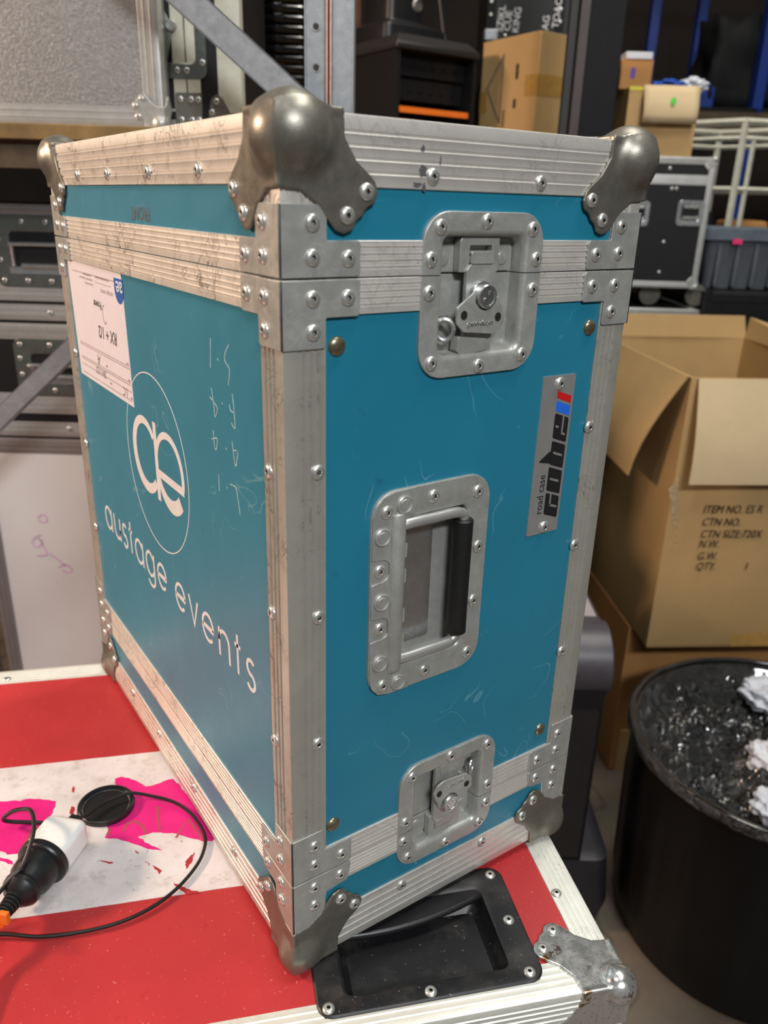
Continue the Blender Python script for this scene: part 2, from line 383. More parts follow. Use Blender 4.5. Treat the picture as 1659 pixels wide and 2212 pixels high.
# grooved aluminium
def groove_line(L, gr, dp=0.7, wd=2.2):
    out = [(0.0, 0.0)]
    for g in gr:
        c = g * L; out += [(c - wd / 2, 0), (c - wd * 0.28, dp), (c + wd * 0.1, dp), (c + wd / 2, -0.25), (c + wd / 2 + 0.7, 0)]
    return out + [(L - 0.5, 0), (L, 0.5)]
def angle_trim(bld, p0, p1, ua, ub, LA, LB, gA, gB, th=2.0):
    p0 = Vector(p0); p1 = Vector(p1); ua = Vector(ua); ub = Vector(ub)
    A = groove_line(LA, gA); B = groove_line(LB, gB); A[0] = (1.2, 0.0); B[0] = (1.2, 0.0)
    prof = [(s, d) for s, d in reversed(A)] + [(0.35, 0.35)] + [(d, s) for s, d in B] + [(th, LB), (th, th), (LA, th)]
    lo = [[p + ua * (s * mm) + ub * (t * mm) for s, t in prof] for p in (p0, p1)]
    bld.loft(lo, True, True, True); return bld
def flat_rail(bld, F, a0, a1, b0, b1, gr, th=1.8, along='a'):
    L = b1 - b0; pr = groove_line(L, gr, 0.6, 1.9); prof = [(s, -d) for s, d in pr] + [(L, -th), (0, -th)]
    lo = [[F(a, b0 + s, d) for s, d in prof] for a in (a0, a1)]
    bld.loft(lo, True, True, True); return bld
G4 = (0.24, 0.42, 0.60, 0.79); G3 = (0.40, 0.58, 0.78); GS = (0.24, 0.42, 0.60, 0.80)

# pressed ball corner: smooth union of three lobed plates and a ball, meshed with surface nets
def ball_corner_mesh(name, mat, R=23.0, c=13.0, k=6.0, h=1.0, sc=1.0, th=2.2):
    cx_, cy_, cz_ = c if isinstance(c, tuple) else (c, c, c)
    half = [(40.5, -th), (42, 13), (50, 25), (57, 30.5), (62.5, 35), (65, 41), (63.5, 47), (58.5, 50.6)]
    poly = [(-th, -th)] + half + [(b_, a_) for a_, b_ in reversed(half)]
    # concave bite between the two lobes on the diagonal is the notch vertex below; inner arc towards the edge is cut away
    arc = [(40.5, -th), (42, 13), (50, 25), (58, 31), (63.5, 36), (65.2, 42), (63, 47.6), (57.5, 50.5), (54.8, 54.8), (50.5, 57.5), (47.6, 63), (42, 65.2), (36, 63.5), (31, 58), (25, 50), (13, 42), (-th, 40.5), (-th, -th)]
    arc = [(a_ * sc, b_ * sc) for a_, b_ in arc]
    lo, hi = -16.0, 70.0 * sc; n = int((hi - lo) / h) + 1; g = lo + h * np.arange(n)
    X, Y = np.meshgrid(g, g, indexing='ij'); d2 = np.full(X.shape, 1e9); ins = np.zeros(X.shape, bool)
    for i in range(len(arc)):
        ax, ay = arc[i]; bx, by = arc[(i + 1) % len(arc)]; ex, ey = bx - ax, by - ay
        t = np.clip(((X - ax) * ex + (Y - ay) * ey) / (ex * ex + ey * ey + 1e-12), 0, 1)
        d2 = np.minimum(d2, (X - ax - t * ex) ** 2 + (Y - ay - t * ey) ** 2)
        cond = ((ay > Y) != (by > Y)) & (X < ex * (Y - ay) / ((by - ay) if by != ay else 1e-9) + ax); ins ^= cond
    s2 = np.where(ins, -1, 1) * np.sqrt(d2)
    slab = np.abs(g - (-th / 2 + 0.4)) - (th / 2 + 0.4)
    def ext(s_, axis):
        if axis == 2: return np.maximum(s_[:, :, None], slab[None, None, :])
        if axis == 1: return np.maximum(s_[:, None, :], slab[None, :, None])
        return np.maximum(s_[None, :, :], slab[:, None, None])
    def smin(p_, q_, kk): hq = np.clip(kk - np.abs(p_ - q_), 0, None) / kk; return np.minimum(p_, q_) - hq * hq * kk * 0.25
    Fd = smin(smin(ext(s2, 2), ext(s2, 1), 1.6), ext(s2, 0), 1.6)
    GX, GY, GZ = np.meshgrid(g, g, g, indexing='ij'); Sp = np.sqrt((GX - cx_) ** 2 + (GY - cy_) ** 2 + (GZ - cz_) ** 2) - R
    hh = np.clip(k - np.abs(Fd - Sp), 0, None) / k; Fd = np.minimum(Fd, Sp) - hh * hh * k * 0.25
    Fd = np.maximum(Fd, np.minimum(np.minimum(GX, GY), GZ) - 4.0)      # hollow behind
    # surface nets
    sg = Fd < 0; N = n - 1
    cs = np.zeros((N, N, N)); acc = np.zeros((N, N, N, 3))
    for ax in range(3):
        for o1 in (0, 1):
            for o2 in (0, 1):
                sl0 = [None] * 3; others = [q for q in range(3) if q != ax]
                sl0[ax] = slice(0, N); sl0[others[0]] = slice(o1, o1 + N); sl0[others[1]] = slice(o2, o2 + N)
                sl1 = list(sl0); sl1[ax] = slice(1, N + 1)
                a_ = Fd[tuple(sl0)]; b_ = Fd[tuple(sl1)]; cr = (a_ < 0) != (b_ < 0)
                t = np.where(cr, a_ / np.where(a_ == b_, 1, a_ - b_), 0)
                off = [0, 0, 0]; off[others[0]] = o1; off[others[1]] = o2
                for q in range(3): acc[..., q] += np.where(cr, (t if q == ax else off[q]), 0)
                cs += cr
    act = cs > 0; idx = -np.ones((N, N, N), int); idx[act] = np.arange(act.sum())
    ijk = np.argwhere(act); V = lo + h * (ijk + acc[act] / cs[act][:, None])
    faces = []
    for ax in range(3):
        u, v = [q for q in range(3) if q != ax]
        A = [slice(1, N)] * 3; A[ax] = slice(0, N); B_ = list(A); B_[ax] = slice(1, N + 1)
        cr = sg[tuple(A)] != sg[tuple(B_)]
        p = np.argwhere(cr); base = p.copy(); base[:, u] += 1; base[:, v] += 1
        def at_(du, dv):
            q = base.copy(); q[:, u] -= du; q[:, v] -= dv; return idx[q[:, 0], q[:, 1], q[:, 2]]
        faces.append(np.stack([at_(0, 0), at_(1, 0), at_(1, 1), at_(0, 1)], 1))
    F_ = np.concatenate(faces); F_ = F_[(F_ >= 0).all(1)]
    bb = MB(); bb.v = [tuple(p * mm) for p in V]; bb.f = [list(map(int, f)) for f in F_]; bb.mi = [0] * len(bb.f)
    return bb.mesh(name, mat, 100)
BALL_TOP = ball_corner_mesh('ball_corner', 'zinc_dark', 24.0, (12.2, 9.2, 12.6), 5.5)
BALL_LOW = ball_corner_mesh('ball_corner', 'zinc_dark', 17.5, 9.0, 7.0, th=2.0)
BALL_RED = ball_corner_mesh('ball_corner', 'chrome_rust', 16.5, 7.0, 2.0, sc=1.06)
BALL_BG = ball_corner_mesh('ball_corner', 'zinc', 17.0, 9.0, 4.0, h=2.0)
CORN_RIV = ((57, 41.5), (43.5, 55))

# ------------------------------------------------------------------ the setting
def structure(o): o['kind'] = 'structure'; return o
def at(px, py, v):
    r = RX * ((px - PCX) / FPX) + RY * ((py - PCY) / FPX) + RZ
    s = v / (r.dot(HV)); p = CAMP + r * s
    return (p - CAMP).dot(HU), p.z
def hw(u, v, z=0.0):
    p = Vector((CAMP.x, CAMP.y, 0)) + HU * u + HV * v; return (p.x, p.y, z)
def setting(name, u0, u1, v0, v1, z0, z1, mat):
    b = MB(); b.box(u0, u1, v0, v1, z0, z1); o = b.build(name, mat); o.location = hw(0, 0, 0); o.rotation_euler = (0, 0, HANG); return structure(o)
setting('floor', -5, 6, -3, 8, -0.1, 0.0, 'floor')
setting('wall_back', -5, 6, 7.0, 7.2, 0, 6, 'wall')
setting('wall_right', 5.0, 5.2, -3, 7.0, 0, 6, 'wall')
setting('wall_left', -5.2, -5.0, -3, 7.0, 0, 6, 'wall')
setting('ceiling', -5, 6, -3, 7.2, 6.0, 6.1, 'ceiling')

# ------------------------------------------------------------------ the teal road case
W, D, H = 309.0, 548.0, 650.0
case = thing('road_case', 'tall teal road case with aluminium edges and recessed latches, standing on the red case', 'road case', (0, 0, Z0))
HOLES = [(108, 202, 497, 590), (108, 202, 61, 154), (88, 162, 262, 396)]   # cut-outs behind latches and handle
def shell(name, z0, z1, cap0, cap1):
    b = MB(); e = 1.6
    xs = sorted({e, W - e} | {h_[i] for h_ in HOLES for i in (0, 1)}); zs = sorted({z0, z1} | {q for h_ in HOLES for q in h_[2:] if z0 < q < z1})
    for i in range(len(xs) - 1):
        for j in range(len(zs) - 1):
            cx, cz = (xs[i] + xs[i + 1]) / 2, (zs[j] + zs[j + 1]) / 2
            if any(h_[0] < cx < h_[1] and h_[2] < cz < h_[3] for h_ in HOLES): continue
            b.add([FF(xs[i], zs[j], -e), FF(xs[i + 1], zs[j], -e), FF(xs[i + 1], zs[j + 1], -e), FF(xs[i], zs[j + 1], -e)], [[0, 1, 2, 3]])
    q = lambda pts: b.add([(x * mm, y * mm, z * mm) for x, y, z in pts], [[0, 1, 2, 3]])
    q([(e, e, z0), (e, D - e, z0), (e, D - e, z1), (e, e, z1)]); q([(W - e, e, z0), (W - e, D - e, z0), (W - e, D - e, z1), (W - e, e, z1)])
    q([(e, D - e, z0), (W - e, D - e, z0), (W - e, D - e, z1), (e, D - e, z1)])
    if cap0: q([(e, e, z0), (W - e, e, z0), (W - e, D - e, z0), (e, D - e, z0)])
    if cap1: q([(e, e, z1), (W - e, e, z1), (W - e, D - e, z1), (e, D - e, z1)])
    return b.build(name, 'teal', case, recalc=False)
shell('lid_panel', 559.4, H - 1.6, False, True); shell('body_panel', 92.4, 559.0, False, False); shell('base_panel', 1.6, 92.0, True, False)
b = MB(); b.box(12 * mm, (W - 12) * mm, 30 * mm, (D - 12) * mm, 12 * mm, (H - 12) * mm); b.build('inner_liner', 'black_matt', case)
def trim(name, p0, p1, ua, ub, LA, LB, gA, gB, mat='alu'):
    b = MB(); angle_trim(b, [q * mm for q in p0], [q * mm for q in p1], ua, ub, LA, LB, gA, gB); return b.build(name, mat, case)
T = {}
T['tf'] = trim('edge_trim', (22, 0, H), (W - 22, 0, H), (0, 0, -1), (0, 1, 0), 39, 34, G4, G4)
T['tl'] = trim('edge_trim', (0, 22, H), (0, D - 22, H), (0, 0, -1), (1, 0, 0), 39, 34, G4, G4)
T['tr'] = trim('edge_trim', (W, 22, H), (W, D - 22, H), (0, 0, -1), (-1, 0, 0), 39, 34, G4, G4)
T['tb'] = trim('edge_trim', (22, D, H), (W - 22, D, H), (0, 0, -1), (0, -1, 0), 39, 34, G4, G4)
T['bf'] = trim('edge_trim', (22, 0, 0), (W - 22, 0, 0), (0, 0, 1), (0, 1, 0), 41, 34, G4, G4)
T['bl'] = trim('edge_trim', (0, 22, 0), (0, D - 22, 0), (0, 0, 1), (1, 0, 0), 41, 34, G4, G4)
T['br'] = trim('edge_trim', (W, 22, 0), (W, D - 22, 0), (0, 0, 1), (-1, 0, 0), 41, 34, G4, G4)
T['bb'] = trim('edge_trim', (22, D, 0), (W - 22, D, 0), (0, 0, 1), (0, -1, 0), 41, 34, G4, G4)
for key, x, y, ua, ub in (('pn', 0, 0, (1, 0, 0), (0, 1, 0)), ('pr', W, 0, (-1, 0, 0), (0, 1, 0)), ('pl', 0, D, (1, 0, 0), (0, -1, 0)), ('pb', W, D, (-1, 0, 0), (0, -1, 0))):
    T[key] = trim('corner_post', (x, y, 92.6), (x, y, 558.8), ua, ub, 30.5, 30.5, G3, G3, 'alu_post')
    trim('corner_post', (x, y, 559.6), (x, y, 640), ua, ub, 30.0, 30.0, G3, G3); trim('corner_post', (x, y, 12), (x, y, 91.8), ua, ub, 30.0, 30.0, G3, G3)
def FRt(a, b_, d): return ((W + d) * mm, a * mm, b_ * mm)
def FBk(a, b_, d): return (a * mm, (D + d) * mm, b_ * mm)
for z0_, z1_ in ((537, 558.8), (559.6, 581), (73.5, 91.7), (92.6, 116)):
    for F, spans in ((FF, ((29, 112), (198, W - 29))), (FL, ((29, D - 29),)), (FRt, ((29, D - 29),)), (FBk, ((29, W - 29),))):
        for a0, a1 in spans:
            b = MB(); flat_rail(b, F, a0, a1, z0_, z1_, GS); b.build('seam_rail', 'alu', case)
for key, face, pts in (('tf', 'front', ((107.6, 618.8), (201.3, 618.3))), ('bf', 'front', ((108.4, 31.5), (202.6, 32.5))), ('pn', 'front', ((24, 437), (24, 329), (23.3, 221))), ('pr', 'front', ((281.8, 434), (281.8, 327), (282.3, 219))),
                       ('tl', 'left', ((428.6, 620), (329, 620), (219.6, 620), (118.6, 620))), ('pn', 'left', ((23, 435), (24.3, 328.4), (25, 218))), ('pl', 'left', ((519, 434), (519, 326), (519, 218))), ('bl', 'left', ((424, 29), (328, 29), (221.4, 29.5), (120, 28)))):
    for a_, b_ in pts: rivet(T[key], face, a_, b_, 0.0)
for (a_, c_, w_, h_) in ((99, 634, 3, 6), (100, 622, 6, 9), (96, 613.5, 8, 3), (101, 612, 3, 5), (113, 628, 1.2, 6)):
    b = MB(); b.prism([(a_ + w_ * (0.5 + random.uniform(-.2, .2)) * math.cos(t), c_ + h_ * (0.5 + random.uniform(-.25, .2)) * math.sin(t)) for t in [k_ * math.pi / 7 for k_ in range(14)]], FF, 0.02, 0.12); b.build('scuff_mark', 'ink_grey', case)
# corner brackets
def bracket(kind, corner, faces):
    sx, sy = corner
    if kind == 'lid': pol = [(0, 560), (53.8, 560), (53.8, 581), (30, 581), (30, 601), (0, 601)]; rd = [0, 2.5, 2.5, 1, 1.5, 0]; rv = ((20.2, 590.8), (20.2, 571.4), (45.2, 570.7))
    elif kind == 'body': pol = [(0, 517.5), (29.5, 517.5), (29.5, 536), (54, 536), (54, 558.5), (0, 558.5)]; rd = [0, 2, 1, 2.5, 2.5, 0]; rv = ((20.2, 547.7), (45, 547.6), (20.4, 527.7))
    elif kind == 'foot': pol = [(0, 92.8), (53.7, 92.8), (53.7, 116), (27.5, 116), (27.5, 137), (0, 137)]; rd = [0, 2.5, 2.5, 1, 2, 0]; rv = ((18.8, 124.3), (44, 103.5), (18.8, 105.2))
    else: pol = [(0, 38), (26, 38), (30, 70.5), (50.5, 73), (53.7, 91.4), (0, 91.4)]; rd = [0, 4, 1, 2.5, 2.5, 0]; rv = ((18.6, 81.3), (43, 81.9), (18.6, 62.2))
    b = MB(); P = rpoly(pol, rd, 4); t = 1.5
    Pw = [(a_ if a_ > 0.01 else -t, z) for a_, z in P]
    b.prism(Pw, FF, 0.02, t); b.prism(Pw, FL, 0.02, t)
    o = b.build('corner_bracket', 'zinc', case, bevel=0.35 * mm)
    o.location = (0 if sx == 1 else W * mm, 0 if sy == 1 else D * mm, 0); o.scale = (sx, sy, 1)
    for fc in faces:
        for a_, z in rv: rivet(o, fc, a_, z, t)
    return o
for corner, faces in (((1, 1), ('front', 'left')), ((-1, 1), ('front',)), ((1, -1), ('left',)), ((-1, -1), ())):
    for kind in ('lid', 'body', 'foot', 'base'): bracket(kind, corner, faces)
    for top in (True, False):
        sx, sy = corner; o = link_mesh('ball_corner', BALL_TOP if top else BALL_LOW, case, (0 if sx == 1 else W * mm, 0 if sy == 1 else D * mm, (H if top else 0) * mm), (0, 0, 0), (sx, sy, -1 if top else 1))
        for fc in faces:
            for a_, c_ in CORN_RIV: rivet(o, fc, a_, c_, 2.2)
# round-headed bolts on the front panel
for a_, z in ((59.8 * 0.65 + 0.0, 517.7), (269.5, 516), (267.4, 136.5), (37.4, 135.3)): rivet(case, 'front', a_, z, -1.6, STUD, 'stud')

# recessed butterfly latches
def dish_loops(F, outer, inner, depth, slope, d_top=1.2, d_back=-1.6, n=8):
    (x0, x1, y0, y1, r), (i0, i1, j0, j1, q) = outer, inner
    L = [[F(a, b_, d_back) for a, b_ in rrect(x0, x1, y0, y1, r, n)], [F(a, b_, d_top - 0.5) for a, b_ in rrect(x0, x1, y0, y1, r, n)], [F(a, b_, d_top) for a, b_ in rrect(x0 + .5, x1 - .5, y0 + .5, y1 - .5, r - .4, n)]]
    s = slope
    for t, g in ((0.0, 0.0), (0.18, 0.30), (0.45, 0.62), (0.8, 0.86), (1.0, 1.0)):
        L.append([F(a, b_, d_top - depth * t * t * 0.0 - depth * (1 - math.sqrt(max(0, 1 - t * t))) if t < 1 else d_top - depth) for a, b_ in rrect(i0 + s * g, i1 - s * g, j0 + s * g, j1 - s * g, q, n)])
    return L
def latch(cz, sg):
    F = lambda a, b_, d: FF(155 + sg * a, cz + sg * b_, d)
    full = MB(); L = dish_loops(F, (-53.5, 53.5, -54.5, 54.5, 21), (-40, 40, -43, 43, 7), 13.0, 5.0); full.loft(L, True, False, True)
    halves = []
    for upper in (True, False):
        me = full.mesh('latch_dish', 'zinc', 40); bm = bmesh.new(); bm.from_mesh(me)
        pc = Vector(F(0, 14.8 if upper else 14.2, 0)); no = Vector((0, 0, sg if upper else -sg))
        bmesh.ops.bisect_plane(bm, geom=bm.verts[:] + bm.edges[:] + bm.faces[:], plane_co=pc, plane_no=no, clear_inner=True); bm.to_mesh(me); bm.free()
        o = bpy.data.objects.new('latch_dish', me); C.objects.link(o); o.parent = case; halves.append(o)
    up, lo_ = halves
    def add(name, parent, mat, fn, bev=0.3):
        b = MB(); fn(b); return b.build(name, mat, parent, bevel=bev * mm if bev else 0)
    for a_, b_ in ((-40, 44.6), (-0.5, 48.6), (42, 43.8), (-46.6, 24.6), (47.4, 23.6)):
        rivet(up, 'front', 155 + sg * a_, cz + sg * b_, 1.2)
    for a_, b_ in ((-46.8, 3.4), (46.4, 2.6), (-42.6, -43.4), (0, -48.4), (41.2, -43.4)):
        rivet(lo_, 'front', 155 + sg * a_, cz + sg * b_, 1.2)
    def strike(b):
        b.prism(rrect(-35, 34, 15.5, 34, 4), F, -12, -10.4)
        b.prism(rpoly([(-19, 15.5), (-10.5, 15.5), (-10.5, 33), (9.5, 33), (9.5, 15.5), (16, 15.5), (16, 41), (-15, 41), (-19, 36)], 1.2, 3), F, -10, -3.5)
    add('strike_plate', up, 'zinc', strike)
    for a_ in (-28, 25): rivet(up, 'front', 155 + sg * a_, cz + sg * 24, -10.4, dome_small, 'strike_rivet')
    def hook(b):
        b.prism(rpoly([(-13, -40), (13, -40), (13, 18), (10.5, 22), (-9, 22), (-13, 17)], 1.0, 3), F, -5.5, -2.0)
        b.prism(rrect(-10.5, 10, 21, 29, 1.5), F, -4.5, -1.0); b.prism([(-10.5, 26), (10, 26), (10, 29.5), (-10.5, 29.5)], F, -9, -2)
        b.prism(rpoly([(-18, -27), (8, -30), (9, -38), (-14, -41), (-19, -37)], 1.5, 3), F, -9, -1.0)
        b.prism(rrect(-36, -20, -14, 6, 3), F, -12, -9)
    add('latch_hook', lo_, 'zinc', hook)
    def hub(b):
        Fh = lambda x, y, z: F(x / mm, y / mm, z / mm)
        b.lathe([(10.5 * mm, -6 * mm), (10.5 * mm, -0.5 * mm), (9.6 * mm, 1 * mm), (8.2 * mm, 1.2 * mm), (8.2 * mm, 6.2 * mm), (7.6 * mm, 7 * mm), (6.4 * mm, 7 * mm), (6.2 * mm, 6.3 * mm), (0.0001, 6.3 * mm)], 26, Fh)
        for p in ((2.2, 2.4), (-2.2, -2.4)):
            b.lathe([(1.8 * mm, 6.3 * mm), (1.5 * mm, 7 * mm), (0.0001, 7.1 * mm)], 12, lambda x, y, z, p=p: F(x / mm + p[0], y / mm + p[1], z / mm))
    add('latch_hub', lo_, 'zinc_bright', hub, 0)
    wing_o = rpoly([(-25, -7), (-24, -18), (-18, -23.5), (8, -26), (15, -23.5), (19, -16), (15.5, -7), (10.5, 0.5), (8.8, -4), (4.5, -8.2), (0, -9.4), (-4.5, -8.2), (-8.6, -4.2), (-9.6, 3.5)], [3, 3, 4, 5, 4, 3, 2, 0.5, 0, 0, 0, 0, 0, 0.5], 4)
    wing = add('butterfly_wing', lo_, 'zinc', lambda b: b.prism(wing_o, F, 2.2, 4.2))
    for a_, b_ in ((-18.5, -12), (12.5, -14.5)):
        add('wing_hole', wing, 'rivet_hole', lambda b: b.prism([(a_ + 2.9 * math.cos(t * math.pi / 8), b_ + 3.2 * math.sin(t * math.pi / 8)) for t in range(16)], F, 4.2, 4.35), 0)
    text_obj('wing_lettering', 'penn-elcom', 5.4 * mm, 'zinc_bright', wing, F(-15, -19.6, 4.2), (sg, 0, 0), (0, 0, sg), bold=0.0, spacing=0.9, extrude=0.0005)
    ring = [F(-29 + 6.5 * math.cos(t) * 0.75, -22 + 7 * math.sin(t), -3 + 3.5 * math.cos(t)) for t in [i * 2 * math.pi / 24 for i in range(24)]]
    add('padlock_eye', lo_, 'zinc_bright', lambda b: b.tube(ring, 1.9 * mm, 8, True), 0)
dome_small = dome_mesh('strike_rivet', 5.0 * mm, 1.4 * mm, 'zinc')
latch(544.6, 1); latch(106.5, -1)

# recessed lifting handle
b = MB(); b.loft(dish_loops(FF, (66.5, 176.5, 244, 413.5, 21), (94, 157, 265, 392, 6), 14.0, 3.0), True, False, True); hd = b.build('handle_dish', 'zinc', case, sharp=40)
def circ_bite(cx, cy, r, n=8): return [(cx + r * math.cos(t), cy + r * math.sin(t)) for t in [(-math.pi / 2 * 1.15) + i * (math.pi * 1.15) / n for i in range(n + 1)]]
pl = [(85, 413), (104, 413), (104, 393), (96, 393), (96, 266), (104, 266), (104, 244.5), (85, 244.5), (75, 247), (69, 254), (67, 264)] + [(67, 295)] + circ_bite(75.5, 304.9, 9.2) + [(67, 315), (67, 343)] + circ_bite(74.5, 353, 9.2) + [(67, 363), (67, 394), (69, 403), (75, 410)]
b = MB(); b.prism(pl, FF, 1.2, 2.4); hp = b.build('hinge_plate', 'zinc', case, bevel=0.3 * mm)
b = MB(); b.loft([[FF(89 + r_ * math.cos(t), z, 2.0 + h_ * math.sin(t)) for t in [i * math.pi / 8 for i in range(9)]] for z, r_, h_ in ((262, 0.3, 0.1), (264, 5.5, 3), (268, 6.6, 4.6), (390, 6.6, 4.6), (395, 5.5, 3), (397, 0.3, 0.1))], False)
for z in (290, 312, 345, 366): b.prism(rrect(93.5, 97, z - 6, z + 6, 1.4), FF, -3, 3.4)
b.build('hinge_sleeve', 'zinc', hp)
for a_, z in ((120.9, 403.1), (163.6, 399.1), (167.5, 352.3), (166.6, 304.6), (164, 257), (120.4, 254.2), (75.9, 304.9), (74.5, 353)): rivet(hd, 'front', a_, z, 1.2)
for a_, z in ((78.7, 398.6), (79.1, 254.2)): rivet(hp, 'front', a_, z, 2.4)
for a_, z in ((93.8, 402.1), (75.3, 380.4), (76, 327.9), (75.9, 275.4), (93.6, 253)): rivet(hp, 'front', a_, z, 2.4, RING, 'ring_stud')
b = MB(); b.prism(rrect(99, 132, 277, 382, 3), FF, -12.6, -12.0); b.build('recess_plate', 'zinc_bright', hd)
for z in (290, 320, 350, 380): rivet(hd, 'front', 99.5, z - 3, -12.6, dome_small, 'recess_rivet')
wire = smooth_path([FF(92, 378, -5), FF(92.5, 384, -1), FF(98, 386, 1), FF(120, 386, 1.5), FF(140, 386, 1.5), FF(148, 384, 1.2), FF(151, 378, 1), FF(151, 330, 1), FF(151, 282, 1), FF(148, 275, 1.2), FF(140, 273, 1.5), FF(120, 273, 1.5), FF(98, 273, 1), FF(92.5, 275, -1), FF(92, 281, -5)], 5)
b = MB(); b.tube(wire, 4.4 * mm, 12); bail = b.build('handle_bail', 'alu_clean', case)
b = MB(); b.tube([FF(151, 280, 1), FF(151, 281, 1), FF(151, 330, 1), FF(151, 378, 1), FF(151, 379.5, 1)], [5 * mm, 8.2 * mm, 8.0 * mm, 8.2 * mm, 6.5 * mm], 18); b.build('handle_grip', 'rubber', bail)

# maker's badge
def plate_frame(a, b_, d):          # badge axes: slightly tilted on the panel
    th = math.radians(-0.8); return FF(241.3 + a * math.cos(th) - b_ * math.sin(th), 414.0 + a * math.sin(th) + b_ * math.cos(th), d)
b = MB(); b.prism(rrect(-17.8, 17.8, -67, 67, 1.2), plate_frame, -1.6, -0.7); bd = b.build('maker_badge', 'alu_clean', case)
for bb_ in (-61.5, 60.3): 
    p = plate_frame(0.6 if bb_ > 0 else 1.5, bb_, -0.7); link_mesh('rivet', RIV, bd, p, ROT['front'])
PB = lambda a, b_, d: plate_frame(a, b_, d)
blk = MB()
def sl(x0, x1, y0, y1, r, mb=None, d=-0.55):     # italic block, sheared along the badge
    (mb or blk).prism([(a_, y_ - a_ * 0.34) for a_, y_ in rrect(x0, x1, y0, y1, r, 3)], PB, -0.72, d)
for y0, y1 in ((-50.0, -31.0), (-28.8, -8.6), (-6.4, 13.6), (15.8, 36.4)): sl(-0.8, 15.2, y0, y1, 1.5)
blk.prism([(-0.6, -5.4), (-12.5, -3.0), (-12.5, -1.8), (-2.6, 4.6), (-0.6, 4.6)], PB, -0.72, -0.55)
blk.build('badge_lettering', 'ink', bd)
sv = MB()
for x0, x1, y0, y1 in ((4.2, 13.6, -41.6, -39.6), (4.2, 6.0, -41, -30.9), (1.5, 12.4, -19.2, -17.2), (1.8, 12.6, 3.2, 5.2), (1.0, 4.6, 25.2, 27.2), (8.2, 9.9, 22.5, 36.5), (8.2, 13.0, 21.0, 23.0)): sl(x0, x1, y0, y1, 0.9, sv, -0.42)
sv.build('badge_lettering', 'alu_clean', bd)
rb = MB(); sl(-0.8, 15.2, 48.6, 54.4, 0.3, rb); rb.build('red_badge_bar', 'red_ink', bd)
rb = MB(); sl(-0.8, 15.2, 38.2, 46.4, 0.3, rb); rb.build('blue_badge_bar', 'blue_ink', bd)
text_obj('badge_lettering', 'road case', 10.2 * mm, 'ink', bd, PB(-3.4, -49, -0.70), (0, 0, 0.88), (-1, 0, 0), spacing=1.0)

# lettering on the long side: monoline strokes, read towards the near edge
def arc(cx, cy, rx, ry, a0, a1, n=18): return [(cx + rx * math.cos(math.radians(a0 + (a1 - a0) * i / n)), cy + ry * math.sin(math.radians(a0 + (a1 - a0) * i / n))) for i in range(n + 1)]
GL = {
 'a': ([arc(.46, .5, .43, .47, 30, 330), [(.9, 1), (.9, 0)]], 1.0), 'u': ([[(.06, 1), (.06, .42)] + arc(.43, .40, .37, .38, 180, 360, 14) + [(.8, .42), (.8, 1)], [(.8, .5), (.8, 0)]], .9),
 's': ([arc(.30, .74, .24, .24, 40, 190, 12) + arc(.30, .74, .24, .24, 190, 262, 5)[1:] + arc(.28, .26, .26, .25, 85, -60, 12) + arc(.28, .26, .26, .25, -60, -150, 8)[1:]], .62),
 't': ([[(.2, 1.38), (.2, .05)], [(0, 1.0), (.42, 1.0)]], .45), 'g': ([arc(.46, .5, .43, .47, 30, 330), [(.9, 1), (.9, -.02)] + arc(.50, -.05, .40, .34, 0, -150, 14)], 1.0),
 'e': ([[(.05, .5), (.9, .5)] + arc(.475, .5, .43, .47, 2, 318, 26)], .96), 'v': ([[(0, 1), (.38, 0), (.76, 1)]], .76), 'n': ([[(.08, 1), (.08, 0)], [(.08, .55)] + arc(.45, .58, .37, .38, 180, 0, 14) + [(.82, 0)]], .9)}
def write_side(txt, y0, y1, zb, xh, wd):
    adv = sum(GL[c_][1] if c_ != ' ' else 0.55 for c_ in txt); gap = ((y0 - y1) / xh - adv) / (len(txt) - 1)
    b = MB(); x = 0.0
    for c_ in txt:
        if c_ != ' ':
            for st in GL[c_][0]: b.ribbon([(y0 - (x + p[0]) * xh, zb + p[1] * xh) for p in st], wd, FL, -1.7, -1.45)
            x += GL[c_][1]
        else: x += 0.55
        x += gap
    return b.build('side_lettering', 'vinyl', case)
write_side('austage', 471, 262, 236.5, 28, 3.4); write_side('events', 238, 60, 236.5, 28, 3.4)
b = MB(); b.ribbon([(266 + 83 * math.cos(t), 370.5 + 85 * math.sin(t)) for t in [i * 2 * math.pi / 72 for i in range(72)]], 1.1, FL, -1.7, -1.45, closed=True); b.build('logo_ring', 'vinyl', case)
b = MB()
angA = [float(q_) for q_ in np.linspace(40, 320, 41)]
pa = [(293 - 33 * math.cos(math.radians(t)), 373.5 + 33.5 * math.sin(math.radians(t))) for t in angA]
b.ribbon(pa, [6.5 + 5.0 * (0.5 - 0.5 * math.cos(math.radians(t - 40))) for t in angA], FL, -1.7, -1.45)
b.ribbon([(262.5, 412), (262.5, 336)], 8, FL, -1.7, -1.43)
ang = [i for i in np.linspace(-14, 318, 46)]
pe = [(229 - 33.5 * math.cos(math.radians(t)), 373.5 + 33 * math.sin(math.radians(t))) for t in ang]
b.ribbon(pe, [6.5 + 7.5 * min(1, max(0, (t - 190) / 90)) for t in ang], FL, -1.7, -1.44)
b.ribbon([(263, 364.5), (194, 364.5)], 7.5, FL, -1.7, -1.42); b.build('logo_lettering', 'vinyl', case)
